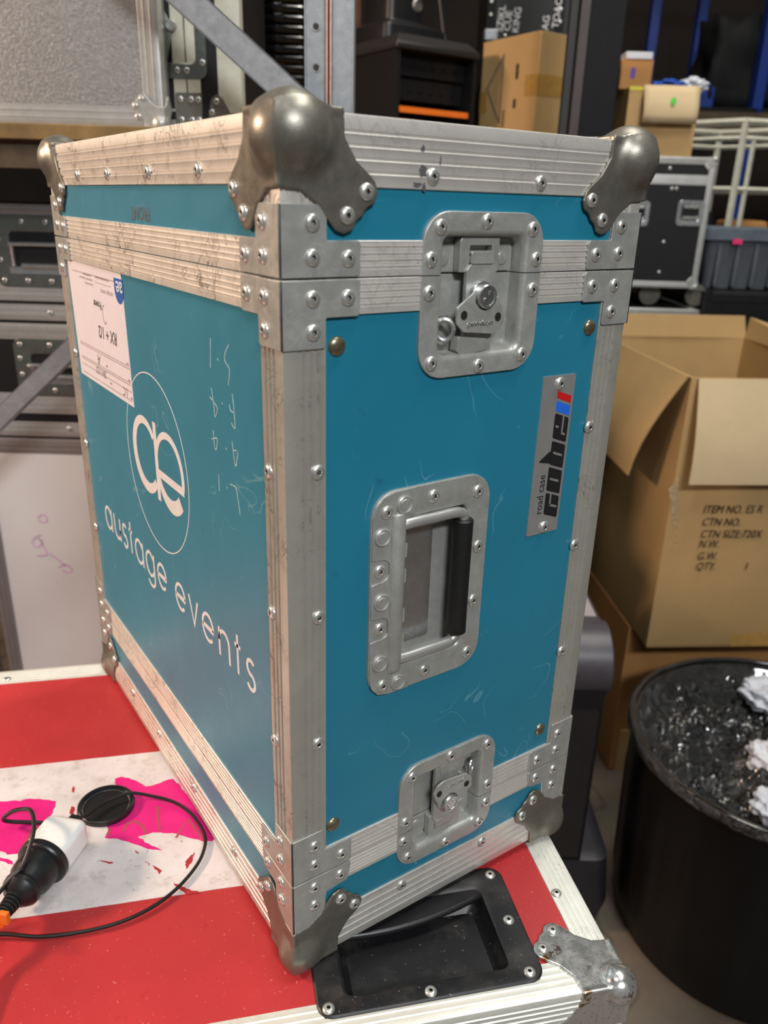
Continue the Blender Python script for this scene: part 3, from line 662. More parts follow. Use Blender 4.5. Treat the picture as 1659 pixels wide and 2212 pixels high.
# chalk scribbles
def crop1(p): return (p[0], p[1])
SCR = [[(117, 509), (118, 470)] and [(116.6, 508.8), (119.7, 486.5)], [(84, 509), (91, 502), (92, 496), (85, 491.5), (88, 480)], [(120.1, 471.7), (117, 459), (115.4, 450.5), (110.5, 458), (118, 462), (124, 464)], [(82, 475), (80, 463), (86, 462), (88, 466)], [(80, 463), (79.5, 450.5), (86, 453)],
       [(121, 438.9), (119.5, 426.5), (116.5, 425), (114, 434), (125, 431)], [(86, 439), (81.5, 421.5), (76, 434)], [(84, 433), (78, 434)], [(114.6, 405.6), (114.6, 392)], [(93, 404), (83, 404.5), (80, 397), (77, 385)],
       [(105.5, 495.6), (104.3, 494.4)], [(101.5, 464.5), (100.3, 463.3)], [(98, 431), (96.8, 429.8)], [(100, 400), (98.8, 398.8)]]
b = MB()
for st in SCR: b.ribbon([tuple(p)[:2] for p in smooth_path([(x, y, 0) for x, y in st], 5)] if len(st) > 2 else st, 0.8, FL, -1.65, -1.5)
b.build('chalk_marks', 'chalk', case)
text_obj('pencil_marks', 'FRONT', 15 * mm, 'ink_grey', case, FL(228, 594.5, -1.55), (0, 1, 0), (0, 0, -1))
# delivery label, stuck on upside down
b = MB(); b.prism([(516, 536.4), (321.5, 536.2), (317, 413.5), (508, 412.5)], FL, -1.6, -1.3); lb = b.build('delivery_label', plain('label_paper', (212, 210, 218), 0.6, var=0.02), case)
b = MB()
for z in (451.5, 449.2, 435.5, 433.3, 427.0, 418.0, 527.5): b.ribbon([(498, z - 1), (320, z + 0.5)], 0.9, FL, -1.32, -1.2)
b.build('label_rules', 'print_grey', lb)
b = MB(); b.prism([(317.5, 531.5), (345, 531.5), (345, 521)] + [(331.5 + 13.5 * math.cos(t), 520 + 12.5 * math.sin(t) * 1.0) for t in [-i * math.pi / 10 for i in range(0, 11)]] [::1] + [(317.5, 521)], FL, -1.31, -1.18)
b = MB(); b.prism([(345, 531.5)] + [(331.5 + 13.5 * math.cos(-i * math.pi / 12), 521 - 12.5 * math.sin(i * math.pi / 12)) for i in range(13)] + [(317.8, 531.5)], FL, -1.31, -1.18); b.build('label_logo', 'navy', lb)
def lab(txt, size, y, z, mat='ink_grey', **kw): return text_obj('label_lettering', txt, size * mm, mat, lb, FL(y, z, -1.29), (0, 1, 0), (0, 0, -1), extrude=0.0001, **kw)
text_obj('label_lettering', 'ae', 22 * mm, 'white_plastic', lb, FL(320, 529.0, -1.12), (0, 1, 0), (0, 0, -1), extrude=0.0001); lab('austage events', 7.2, 352, 516.5, 'print_grey'); 
b = MB()      # print too small to read: plain dashes
for y0, y1, z in ((425, 455, 526), (420, 470, 522), (420, 450, 517.5), (362, 408, 526.5)):
    y = y0
    while y < y1: q_ = random.uniform(2, 6); b.ribbon([(y, z), (min(y + q_, y1), z)], 1.6, FL, -1.32, -1.2); y += q_ + 1.2
b.ribbon([(356, 521.5), (412, 521.5)], 0.6, FL, -1.32, -1.2); b.build('label_print', 'print_grey', lb)
lab('Power', 11, 396, 503, 'ink_grey', bold=0.0003); lab('RX + 1/2', 17, 352, 478, 'ink_grey', shear=0.2, bold=0.0004); lab('A', 17, 420, 446, 'ink_grey', shear=0.3); lab('28/11/23', 11, 402, 432, 'ink_grey', shear=0.3); lab('LC', 13, 332, 428, 'ink_grey', shear=0.3)
b = MB(); b.ribbon([(388 + 6 * math.cos(t), 492 + 9 * math.sin(t)) for t in [math.radians(100 - 20 * i) for i in range(13)]], 1.1, FL, -1.32, -1.2); b.build('label_lettering', 'ink_grey', lb)
b = MB(); [b.ribbon([(y, z), (y + 7, z)], 2.0, FL, -1.32, -1.2) for y, z in ((322, 454), (321, 438), (319, 421), (395, 439), (386, 423))]; b.build('label_print', 'print_grey', lb)

# ------------------------------------------------------------------ the red case underneath
RA = math.radians(-22.0); e1 = Vector((math.cos(RA), math.sin(RA), 0)); e2 = Vector((-math.sin(RA), math.cos(RA), 0))
red = thing('road_case', 'large red road case with white stripe and torn pink tape, under the teal case', 'road case', (0, 0, 0), RA)
RL, RR_, RF, RB = -780.0, 277.5, -60.4, 531.0; TZ = TABLE / mm
def FTr(a, b_, d): return (a * mm, b_ * mm, TABLE + d * mm)
def FFr(a, b_, d): return (a * mm, (RF - d) * mm, b_ * mm)
dish_hole = (38, 184, -29, 60)
b = MB(); xs = [RL + 1.6, dish_hole[0], dish_hole[1], RR_ - 1.6]; ys = [RF + 1.6, dish_hole[2], dish_hole[3], RB - 1.6]
for i in range(3):
    for j in range(3):
        if i == 1 and j == 1: continue
        b.add([FTr(xs[i], ys[j], -1.2), FTr(xs[i + 1], ys[j], -1.2), FTr(xs[i + 1], ys[j + 1], -1.2), FTr(xs[i], ys[j + 1], -1.2)], [[0, 1, 2, 3]])
q = [(xs[0], ys[0]), (xs[3], ys[0]), (xs[3], ys[3]), (xs[0], ys[3])]
for i in range(4):
    (a0, b0), (a1, b1) = q[i], q[(i + 1) % 4]; b.add([FTr(a0, b0, -1.2), FTr(a1, b1, -1.2), (a1 * mm, b1 * mm, 0.13), (a0 * mm, b0 * mm, 0.13)], [[0, 1, 2, 3]])
b.add([(x * mm, y * mm, 0.13) for x, y in q], [[0, 1, 2, 3]]); b.build('body_panel', 'red', red, recalc=False)
def rtrim(p0, p1, ua, ub, LA, LB): 
    b = MB(); angle_trim(b, [k_ * mm for k_ in p0], [k_ * mm for k_ in p1], ua, ub, LA, LB, G4, G4); return b.build('edge_trim', 'alu_white', red)
t1 = rtrim((RL, RF, TZ), (RR_, RF, TZ), (0, 0, -1), (0, 1, 0), 34, 32.5); t2 = rtrim((RR_, RF, TZ), (RR_, RB, TZ), (0, 0, -1), (-1, 0, 0), 34, 28.5); t3 = rtrim((RL, RB, TZ), (RR_, RB, TZ), (0, 0, -1), (0, -1, 0), 34, 31)
rtrim((RL, RF, TZ), (RL, RB, TZ), (0, 0, -1), (1, 0, 0), 34, 34)
for x, y, ua, ub in ((RL, RF, (1, 0, 0), (0, 1, 0)), (RR_, RF, (-1, 0, 0), (0, 1, 0)), (RR_, RB, (-1, 0, 0), (0, -1, 0)), (RL, RB, (1, 0, 0), (0, -1, 0))): rtrim((x, y, 130), (x, y, TZ - 8), ua, ub, 30, 30)
for tr, a_, b_ in ((t2, 254.5, 40), (t2, 257, 180), (t2, 257, 330), (t2, 257, 460), (t3, -335, 510), (t3, -180, 510)): link_mesh('rivet', RIV, tr, FTr(a_, b_, 0.0))
cn = link_mesh('ball_corner', BALL_RED, red, (RR_ * mm, RF * mm, TABLE), (0, 0, 0), (-1, 1, -1))
for a_, b_ in ((44.6, 60.5), (60.5, 44.6)): link_mesh('rivet', RIV, cn, (a_ * mm, b_ * mm, -2.2 * mm), (math.pi, 0, 0))
for x, y, sx, sy in ((RR_, RB, -1, -1), (RL, RF, 1, 1), (RL, RB, 1, -1)): link_mesh('ball_corner', BALL_RED, red, (x * mm, y * mm, TABLE), (0, 0, 0), (sx, sy, -1))
for x in (RL + 120, RR_ - 120):
    for y in (RF + 100, RB - 100):
        b = MB(); b.lathe([(0.002, -0.02), (0.05, -0.02), (0.055, -0.012), (0.055, 0.012), (0.05, 0.02), (0.002, 0.02)], 24, lambda p, q_, r_: (x * mm + p, y * mm + r_, 0.055 + q_)); b.box(x * mm - 0.035, x * mm + 0.035, y * mm - 0.03, y * mm + 0.03, 0.112, 0.13); b.build('castor', 'rubber', red)
# black dish handle set into the lid
b = MB()
def lp(r, z, n=8): return [FTr(a_, b_, z) for a_, b_ in rrect(*r, n)]
b.loft([lp((14.5, 209.5, -43.5, 81, 13), -1.2), lp((14.5, 209.5, -43.5, 81, 13), 1.2), lp((16, 208, -42, 79.5, 11.8), 2.2), lp((37, 186, -30, 61.5, 9), 2.2), lp((39.5, 183, -27, 58.5, 7), 0.5), lp((43, 179, -24, 55, 7), -14), lp((48, 174, -20, 50, 8), -19)], True, False, True)
dh = b.build('dish_handle', 'dusty', red, sharp=30)
b = MB(); bar = [(36, 45)] + [(36 + 150 * t, 30 + 22 * t * t - 4 * math.sin(t * math.pi)) for t in [i / 12 for i in range(13)]] + [(186, 61), (36, 61)]
b.prism(bar[1:], FTr, -6, 0.6); b.build('grip_bar', 'black', dh, bevel=2.5 * mm)
for a_, b_ in ((23.5, -35.5), (109, -36.6), (196.8, -35.2), (197.5, 18), (198, 71)): link_mesh('rivet', RIV, dh, FTr(a_, b_, 2.2))
# stripe and tape remnants
b = MB(); st = [(RL + 2, 105)] + [(RL + 2 + (RR_ - 40 - RL) * i / 60, 105 + random.uniform(-.3, .3)) for i in range(1, 61)] + [(RR_ - 38, 322)] + [(RR_ - 38 - (RR_ - 40 - RL) * i / 60, 322 + random.uniform(-.3, .3)) for i in range(1, 60)] + [(RL + 2, 322)]
b.prism(st, FTr, -1.3, -0.7); b.build('white_stripe', 'stripe', red)
def jag(poly, amp=1.6, step=6):
    out = []
    for i in range(len(poly)):
        a_, c_ = Vector(poly[i]), Vector(poly[(i + 1) % len(poly)]); n_ = max(1, int((c_ - a_).length / step))
        for k_ in range(n_): p = a_.lerp(c_, k_ / n_); out.append((p.x + random.uniform(-amp, amp), p.y + random.uniform(-amp, amp)))
    return out
PR = [(-173.0, 282.3), (-165.8, 284.3), (-149.1, 273.1), (-138.8, 261.5), (-127.4, 264.3), (-109.7, 270.9), (-95.1, 244.1), (-76.2, 204.4), (-60, 175), (-66.4, 167.5), (-76.1, 168.5), (-91.8, 176.8), (-107.7, 186.0), (-123.5, 190.3), (-141.7, 187.6), (-134.3, 178.1), (-116.4, 164.8), (-129.9, 168.6), (-143.7, 176.4), (-157.8, 185.7), (-174.6, 191.4), (-172.8, 202.1), (-178.4, 217.2), (-166.7, 238.6)]
PL_ = [(-302.0, 266.7), (-290.0, 265.4), (-269.9, 263.3), (-260.3, 264.6), (-250.0, 262.8), (-231.8, 254.9), (-232.1, 238.5), (-237.1, 222.2), (-240.9, 211.8), (-247.5, 196.8), (-256.2, 185.3), (-265.3, 185.7), (-273.7, 191.1), (-285.6, 195.9), (-304, 200)]
PL2 = [(-292, 194), (-280.3, 188.5), (-272.1, 183.6), (-263.8, 178.6), (-252.9, 169.0), (-270.7, 177.3), (-278.5, 180.5), (-292, 186)]
for p_ in (PR, PL_, PL2): b = MB(); b.prism(jag(p_, 0.9, 4), FTr, -0.8, -0.45); b.build('pink_tape', 'pink', red)
b = MB()
for p_ in ([(-94.0, 145.2), (-83.8, 156.1), (-86.5, 143.8), (-91.9, 134.8)], [(-124.8, 145.9), (-120.9, 142.7), (-115.1, 136.6), (-117.7, 133.5)], [(-132.7, 153.6), (-126.7, 147.5), (-127.5, 144.4)], [(-217.8, 275.7), (-214.7, 275.2), (-214.4, 265.6), (-216.7, 267.6)], [(-215.3, 244.4), (-210.8, 243.6), (-209.8, 231.0), (-213.8, 233.7)], [(-175.9, 161.6), (-166.4, 158.6), (-162.3, 154.8), (-168.9, 156.5)], [(-104, 119.5), (-80, 104.3), (-92, 103.5)], [(-143.2, 169.7), (-138.6, 163.1), (-140.8, 163.5)]):
    b = MB(); b.prism(jag(p_, 0.8, 2.5), FTr, -0.8, -0.55); b.build('torn_patch', 'red', red)
b = MB()
for s_ in ([(-124.5, 227.9), (-120.6, 191.1)], [(-156.9, 196.4), (-153.9, 207.0), (-146.3, 209.9), (-137.8, 201.3), (-134.1, 189.5)], [(-103.5, 178.4), (-91.3, 202.8), (-76.1, 170.7)], [(-171.2, 204.6), (-170.7, 192)], [(-252.4, 193.7), (-248.7, 213.2), (-235.6, 224.8)]): b.ribbon(s_, 2.4, FTr, -0.6, -0.3)
b.build('tape_lettering', 'marker', red)

# ------------------------------------------------------------------ power adapter, cables and disc on the red case
TS = TABLE - 0.0006
ax = Vector((-0.1285, 0.2270, 0)) - Vector((-0.1861, 0.1690, 0)); ax.normalize(); ay = Vector((0, 0, 1)).cross(ax)
sock = thing('extension_socket', 'black round extension lead socket lying on the stripe, with scuffed collar and ribbed tail', 'power socket', (-0.150, 0.219, TS), math.atan2(ax.y, ax.x))
def FS(x, y, z): return (z * (0.70 if z < 0 else 1.0), x, 0.0245 + y)
b = MB(); b.lathe([(0.003, -0.002), (0.023, -0.002), (0.0245, 0.0), (0.0245, -0.008), (0.0232, -0.0105), (0.0205, -0.012), (0.0198, -0.028), (0.0192, -0.036), (0.0165, -0.043), (0.0162, -0.047)][1:], 30, FS, caps=False)
b.lathe([(0.0162, -0.046), (0.0178, -0.05), (0.0172, -0.056), (0.0125, -0.064), (0.0085, -0.067)], 28, FS, caps=False); b.lathe([(0.0005, -0.001), (0.0232, -0.001)], 28, FS, caps=False); b.build('socket_body', 'black', sock, sharp=28)
b = MB(); prof = [(0.0085, -0.066)]
for i in range(7): z = -0.067 - i * 0.005; prof += [(0.0085 - i * .0004, z), (0.0085 - i * .0004, z - 0.0034), (0.0068 - i * .0004, z - 0.0036), (0.0068 - i * .0004, z - 0.0048)]
b.lathe(prof, 18, FS); b.build('strain_relief', 'rubber', sock)
cablep = smooth_path([FS(0, -0.0, -0.098), FS(0, -0.003, -0.12), FS(-0.01, -0.014, -0.15), FS(-0.03, -0.0205, -0.2)], 6)
b = MB(); b.tube(cablep, 0.0042, 10); b.build('lead', 'orange', sock)
tg = MB(); tg.lathe([(0.0075, -0.0985), (0.0075, -0.104)], 16, FS); tg.box(-0.012, -0.004, 0.0, 0.012, -0.105, -0.098, 0, FS); tag(tg.build('cable_tie', 'orange', None, bevel=0.0006), 'small orange cable tie around the socket tail at the left edge', 'cable tie')
o_ = bpy.data.objects['cable_tie']; o_.location = sock.location; o_.rotation_euler = sock.rotation_euler
chg = thing('usb_charger', 'white rounded usb wall charger plugged into the black extension socket', 'charger', (-0.150, 0.219, TS), math.atan2(ax.y, ax.x))
b = MB(); L_ = []
for z, s_ in ((0.001, 0.94), (0.0025, 1.0), (0.034, 1.0), (0.0385, 0.97), (0.0415, 0.86), (0.0425, 0.70)): L_.append([(z, a_ * s_ * mm, 0.0245 + c_ * s_ * mm) for a_, c_ in rrect(-21.5, 21.5, -14.5, 14.5, 6, 6)])
b.loft(L_, True, True, True); b.build('charger_body', 'white_plastic', chg, sharp=50)
b = MB(); b.box(0.0425, 0.056, -0.006, 0.006, 0.021, 0.028); b.build('usb_plug', 'black', chg, bevel=0.001)
ocx = Vector((-0.0762, 0.2852, 0))
puck = thing('plastic_disc', 'round black plastic disc with raised rim on the pink tape', 'disc', (ocx.x, ocx.y, TS), 0.3)
b = MB(); b.lathe([(0.0005, 0.0025), (0.0235, 0.0025), (0.025, 0.003), (0.026, 0.0062), (0.0278, 0.0066), (0.029, 0.0058), (0.0295, 0.0035), (0.029, 0.0003), (0.0005, 0.0003)], 48); b.build('disc_body', 'black', puck, sharp=30)
b = MB(); b.lathe([(0.0236, 0.0027), (0.0244, 0.0027), (0.0244, 0.0031), (0.0236, 0.0031)], 48, caps=False); b.build('disc_ring', 'zinc_bright', puck)
LOOP = [(-0.1041, 0.2721, .012), (-0.0960, 0.2760, .010), (-0.0766, 0.2845, .0095), (-0.0523, 0.2835, .0105), (-0.0345, 0.2735, .007), (-0.0142, 0.2512, .005), (-0.0045, 0.2219, .005), (-0.004, 0.1889, .004), (-0.0144, 0.1675, .004), (-0.0314, 0.1513, .004), (-0.0556, 0.1376, .004), (-0.0824, 0.1306, .004), (-0.1113, 0.1311, .004), (-0.1425, 0.1399, .004), (-0.1718, 0.1532, .0045), (-0.1968, 0.1708, .006), (-0.24, 0.20, .004)]
b = MB(); b.tube([Vector((p.x, p.y, p.z - 0.0018 + TABLE)) for p in smooth_path(LOOP, 6)], 0.0017, 8); tag(b.build('usb_cable', 'rubber'), 'thin black cable looping from the charger over the disc and back left', 'cable')
CORD = [(-0.1056, 0.2840, .004), (-0.127, 0.2887, .003), (-0.1492, 0.3028, .003), (-0.172, 0.309, .012), (-0.1653, 0.2931, .032), (-0.1549, 0.2782, .042), (-0.1512, 0.2553, .055), (-0.1525, 0.2346, .058), (-0.1578, 0.2173, .056), (-0.1702, 0.2001, .046), (-0.1819, 0.1956, .04), (-0.21, 0.194, .02), (-0.26, 0.2, .003)]
b = MB(); b.tube([Vector((p.x, p.y, p.z - 0.0012 + TABLE)) for p in smooth_path(CORD, 6)], 0.0021, 8); tag(b.build('disc_cord', 'rubber'), 'black cord from the disc curling up over the black socket', 'cord')

# ------------------------------------------------------------------ background helpers
def bg_case(name, label, cat, u0, u1, v, dep, z0, z1, panel, split=None, group=None, rz=0.0, tw=30, tmat='alu_clean', corners=True, sh=20, cs=0.75):
    cx = (u0 + u1) / 2
    t = thing(name, label, cat, hw(cx, v, z0), HANG + rz, group)
    hwid = (u1 - u0) / 2 / mm; h_ = (z1 - z0) / mm; dd = dep / mm
    b = MB(); b.box(-hwid * mm + .0016, hwid * mm - .0016, 0.0016, dep, 0.0016, h_ * mm - 0.0016); b.build('body_panel', panel, t)
    def at_(p0, p1, ua, ub):
        b = MB(); angle_trim(b, [k_ * mm for k_ in p0], [k_ * mm for k_ in p1], ua, ub, tw, tw, (0.35, 0.68), (0.35, 0.68)); return b.build('edge_trim', tmat, t)
    tt = [at_((-hwid, 0, h_), (hwid, 0, h_), (0, 0, -1), (0, 1, 0)), at_((-hwid, 0, 0), (hwid, 0, 0), (0, 0, 1), (0, 1, 0))]
    at_((-hwid, 0, h_), (-hwid, dd, h_), (0, 0, -1), (1, 0, 0)); at_((hwid, 0, h_), (hwid, dd, h_), (0, 0, -1), (-1, 0, 0))
    at_((-hwid, 0, 0), (-hwid, 0, h_), (1, 0, 0), (0, 1, 0)); at_((hwid, 0, 0), (hwid, 0, h_), (-1, 0, 0), (0, 1, 0))
    if split is not None:
        b = MB(); s0 = (split - z0) / mm; flat_rail(b, FF, -hwid + tw, hwid - tw, s0 - sh, s0 + sh, (0.25, 0.48, 0.52, 0.75), 1.5); b.build('seam_rail', tmat, t)
    if corners:
        for sx in (-1, 1):
            for top in (0, 1):
                o = link_mesh('ball_corner', BALL_BG, t, (sx * hwid * mm, 0, h_ * mm * top), (0, 0, 0), (-sx, 1, -1 if top else 1)); o.scale = (-cs * sx, cs, -cs if top else cs)
                for a_, c_ in CORN_RIV: rivet(o, 'front', a_, c_, 2.2)
    return t, hwid, h_, tt
def bg_handle(t, x0, x1, y0, y1):
    b = MB(); w_, h_ = x1 - x0, y1 - y0; b.loft(dish_loops(FF, (x0, x1, y0, y1, 16), (x0 + 28, x1 - 28, y0 + 34, y1 - 26, 8), 16, 5), True, False, True); hd_ = b.build('handle_dish', 'steel_grey', t, sharp=40)
    b = MB(); b.tube(smooth_path([FF(x0 + 32, y0 + 34, -4), FF(x0 + 34, y1 - 55, 2), FF(x0 + 42, y1 - 50, 3), FF(x1 - 42, y1 - 50, 3), FF(x1 - 34, y1 - 55, 2), FF(x1 - 32, y0 + 34, -4)], 5), 4.5 * mm, 10); b.tube([FF(x0 + 50, y0 + 38, 1), FF(x1 - 50, y0 + 38, 1)], 6 * mm, 12); b.build('handle_bail', 'zinc_bright', hd_)
    b = MB(); b.prism(rrect(x0 + 26, x1 - 26, y0 + 24, y0 + 36, 3), FF, 1.0, 3.0); b.build('hinge_plate', 'zinc_bright', hd_)
    n_ = 5
    for i in range(n_):
        xx = x0 + 14 + (w_ - 28) * i / (n_ - 1); rivet(hd_, 'front', xx, y0 + 12, 1.2); rivet(hd_, 'front', xx, y1 - 11, 1.2)
    for yy in (y0 + h_ * 0.38, y0 + h_ * 0.66): rivet(hd_, 'front', x0 + 11, yy, 1.2); rivet(hd_, 'front', x1 - 11, yy, 1.2)

# ------------------------------------------------------------------ left: stack of cases behind the red case
VS = 1.50
tA, hA, HA, _ = bg_case('road_case', 'low black road case topmost of the left stack, with steel recessed handle', 'road case', -1.05, -0.30, VS, 0.5, 1.289, 1.494, 'black_ply', 1.345, 'low black road cases')
for x, y in ((at(108, 668, VS)[0], 15),): rivet(_[1], 'front', (x + 0.675) / mm, y, 0)
bg_handle(tA, (at(-20, 500, VS)[0] + 0.675) / mm, (at(220, 500, VS)[0] + 0.675) / mm, 60, 186)
tB, hB, HB, _ = bg_case('road_case', 'low black road case half hidden by the diagonal brace, resting on the white case', 'road case', -1.05, -0.30, VS, 0.5, 1.063, 1.283, 'black_ply', 1.130, 'low black road cases')
bg_handle(tB, (at(33, 780, VS)[0] + 0.675) / mm, (at(320, 780, VS)[0] + 0.675) / mm, 82, 192)
rivet(_[1], 'front', (at(148, 912, VS)[0] + 0.675) / mm, 17, 0)
tC, hC, HC, _ = bg_case('road_case', 'tall scuffed white panelled case with faded pink marker behind the red case', 'road case', -0.826, -0.10, VS, 0.55, 0.06, 1.058, 'panel_white', None, None, tmat='alu_grey', corners=False)
for x in (-0.28, 0.28):
    b = MB(); b.lathe([(0.002, -0.015), (0.028, -0.015), (0.03, 0), (0.028, 0.015), (0.002, 0.015)], 20, lambda p, q_, r_: (x + p, 0.1 + r_, -0.03 + q_)); b.build('castor', 'rubber', tC)
def cp(px, py, v, cx, z0): u, z = at(px, py, v); return ((u - cx) / mm, (z - z0) / mm)
k5 = 240 / 1021
b = MB()
for s_ in ([(345, 770), (365, 740), (405, 738), (428, 765), (420, 800), (385, 800), (350, 785)], [(375, 920), (320, 945), (295, 985), (320, 1025), (370, 1020), (380, 985), (350, 950)], [(375, 960), (400, 1030), (430, 1090), (410, 1110), (335, 1110)], [(455, 1090), (520, 1140), (600, 1205)], [(535, 1220), (600, 1195), (650, 1225), (655, 1255), (620, 1265), (575, 1245)]):
    b = MB(); b.ribbon([tuple(p)[:2] for p in smooth_path([(*cp(x * k5, 940 + y * k5, VS, -0.463, 0.06), 0) for x, y in s_], 4)], 4.0, FF, -1.6, -1.2); b.build('marker_scribble', 'pale_pink', tC)
for yy in (780, 860, 930, 420, 300): rivet(_[0] if False else _[1], 'front', -hC + 14, yy, 0)
# storage rack carrying the silver case
rack = thing('storage_rack', 'galvanised steel rack with diagonal braces and a plywood shelf, behind the cases', 'rack', hw(0, 0, 0), HANG)
b = MB(); b.box(-0.132, -0.104, 1.30, 1.304, 0, 3.2); b.box(-0.134, -0.131, 1.30, 1.36, 0, 3.2); b.box(-0.106, -0.103, 1.30, 1.325, 0, 3.2); b.box(-0.104, -0.094, 1.322, 1.325, 0, 3.2); b.box(-0.095, -0.065, 1.30, 1.304, 0, 3.2); b.box(-0.096, -0.093, 1.30, 1.325, 0, 3.2); b.box(-0.066, -0.063, 1.30, 1.36, 0, 3.2); b.build('upright', 'galv', rack)
b = MB(); b.box(-0.1025, -0.1005, 1.2985, 1.31, 0.9, 3.2); b.box(-0.0975, -0.0955, 1.2985, 1.31, 0.9, 3.2); b.build('edging_strip', 'salmon', rack)
b = MB()
for i in range(30):
    z = 0.66 + 0.0516 * i; b.lathe([(0.0062, 0.0), (0.0055, 0.0008), (0.0045, 0.0003), (0.0044, 0.0001)], 14, lambda x, y, z_, z=z: (-0.117 + x, 1.2995 - z_, z + y))
b.build('bolt_hole_rims', 'galv', rack)
b = MB()
for i in range(30):
    z = 0.66 + 0.0516 * i; b.lathe([(0.0001, 0.0003), (0.0045, 0.0003)], 14, lambda x, y, z_, z=z: (-0.117 + x, 1.2995 - z_, z + y), caps=False)
b.build('bolt_holes', 'rivet_hole', rack, recalc=False)
def brace(p, q_, wd, v):
    b = MB(); P = Vector((p[0], 0, p[1])); Q = Vector((q_[0], 0, q_[1])); d_ = (Q - P).normalized(); n_ = Vector((-d_.z, 0, d_.x)) * wd / 2
    for o0, o1, y0, y1 in ((-1, 1, 0, 0.003), (0.88, 1, 0, 0.025), (-1, -0.88, 0, 0.025)):
        vs = [pt + n_ * o + Vector((0, v + y, 0)) for y in (y0, y1) for pt in (P, Q) for o in (o0, o1)]
        b.add(vs, [[0, 1, 3, 2], [4, 6, 7, 5], [0, 2, 6, 4], [1, 5, 7, 3], [0, 4, 5, 1], [2, 3, 7, 6]])
    return b.build('brace', 'galv', rack)
brace((-0.47, 1.908), (-0.120, 1.628), 0.040, 1.285); brace((-0.86, 0.972), (-0.115, 1.640), 0.029, 1.29)
b = MB(); b.box(-1.25, -0.02, 1.33, 2.15, 1.588, 1.611); b.build('shelf_board', 'wood', rack, bevel=0.002)
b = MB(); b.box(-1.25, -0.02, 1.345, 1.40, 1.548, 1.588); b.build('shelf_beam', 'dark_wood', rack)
b = MB(); b.box(-1.25, -1.21, 1.30, 1.36, 0, 3.2); b.build('upright', 'galv', rack)
b = MB(); b.box(-1.25, -1.21, 2.1, 2.16, 0, 3.2); b.build('upright', 'galv', rack)
b = MB(); b.box(-0.165, -0.125, 2.1, 2.16, 0, 3.2); b.build('upright', 'galv', rack)
tS, hS, HS, _ = bg_case('road_case', 'silver hammered metal road case with ribbed aluminium edge, on the plywood shelf', 'road case', -1.10, at(345, 120, 1.38)[0], 1.38, 0.05, 1.6125, 2.15, 'stucco', None, None, tw=30)
for a_, b_ in ((hS - 40, 16),): rivet(_[1], 'front', a_, b_, 0)
# upright black case with pale trims and a latch, right of the silver case
VD = 1.44
u0 = at(345, 100, VD)[0]; u1 = at(520, 100, VD)[0]
tD = thing('road_case', 'black road case on end with pale trims and latch, beside the silver case', 'road case', hw((u0 + u1) / 2 - 0.12, VD, 1.6125), HANG)
ox = -((u0 + u1) / 2 - 0.12)
b = MB(); b.box(u0 - 0.24 + ox, u1 + ox - .002, 0.002, 0.28, 0.0, 0.62); b.build('body_panel', 'black_ply', tD)
X = lambda px: (at(px, 120, VD)[0] + ox) / mm
b = MB(); flat = [(X(372), X(399)), (X(402), X(430))]
for a0, a1 in flat: b.prism([(a0, 30), (a1, 30), (a1, 620), (a0, 620)], FF, -2, 0.5)
b.build('seam_rail', 'white_paint', tD)
b = MB(); angle_trim(b, (X(520) * mm, 0, 0.03), (X(520) * mm, 0, 0.62), (-1, 0, 0), (0, 1, 0), X(520) - X(468), 30, (), ()); b.build('edge_trim', 'white_paint', tD)
b = MB(); b.prism([(X(352), 30), (X(430), 30), (X(430), 34), (X(352), 34)], FF, 0, 1); angle_trim(b, (X(340) * mm, 0, 0), (X(520) * mm, 0, 0), (0, 0, 1), (0, 1, 0), 18, 30, (), ()); b.build('edge_trim', 'alu_clean', tD)
b = MB(); b.prism(rpoly([(X(372), 6), (X(430), 6), (X(433), 58), (X(374), 58)], 2), FF, 0.5, 2); br_ = b.build('corner_bracket', 'zinc_dark', tD)
for px in (385, 408, 424): 
    for z in (18, 48): rivet(br_, 'front', X(px), z, 2)
b = MB(); b.prism(rpoly([(X(440), 4), (X(520), 4), (X(505), 14), (X(478), 50), (X(465), 58), (X(452), 50), (X(448), 34)], 5, 3), FF, 0.5, 2.5); cb_ = b.build('ball_corner', 'zinc_dark', tD); rivet(cb_, 'front', X(464), 46, 2.5); rivet(cb_, 'front', X(453), 30, 2.5)
lz = (at(390, 60, VD)[1] - 1.6125) / mm
b = MB(); b.loft(dish_loops(FF, (X(330), X(446), lz - 72, lz + 62, 14), (X(345), X(425), lz - 52, lz + 48, 8), 12, 5), True, False, True); ld_ = b.build('latch_dish', 'steel_grey', tD)
b = MB(); b.prism(rpoly([(X(344), lz + 20), (X(356), lz + 30), (X(378), lz), (X(372), lz - 14), (X(362), lz - 45), (X(346), lz - 46)], 5, 3), FF, 1, 4); b.prism(rrect(X(372), X(420), lz - 28, lz + 22, 3), FF, -8, -2); b.lathe([(0.009, 0.0), (0.009, 0.007), (0.007, 0.009), (0.0001, 0.008)], 18, lambda x, y, z: FF(X(374) + x / mm, lz + 2 + y / mm, z / mm)); b.build('butterfly_wing', 'zinc', ld_)
for px, dz in ((372, 52), (437, 0), (437, -48), (402, -60), (381, -60), (437, 50)): rivet(ld_, 'front', X(px), lz + dz, 1.2)
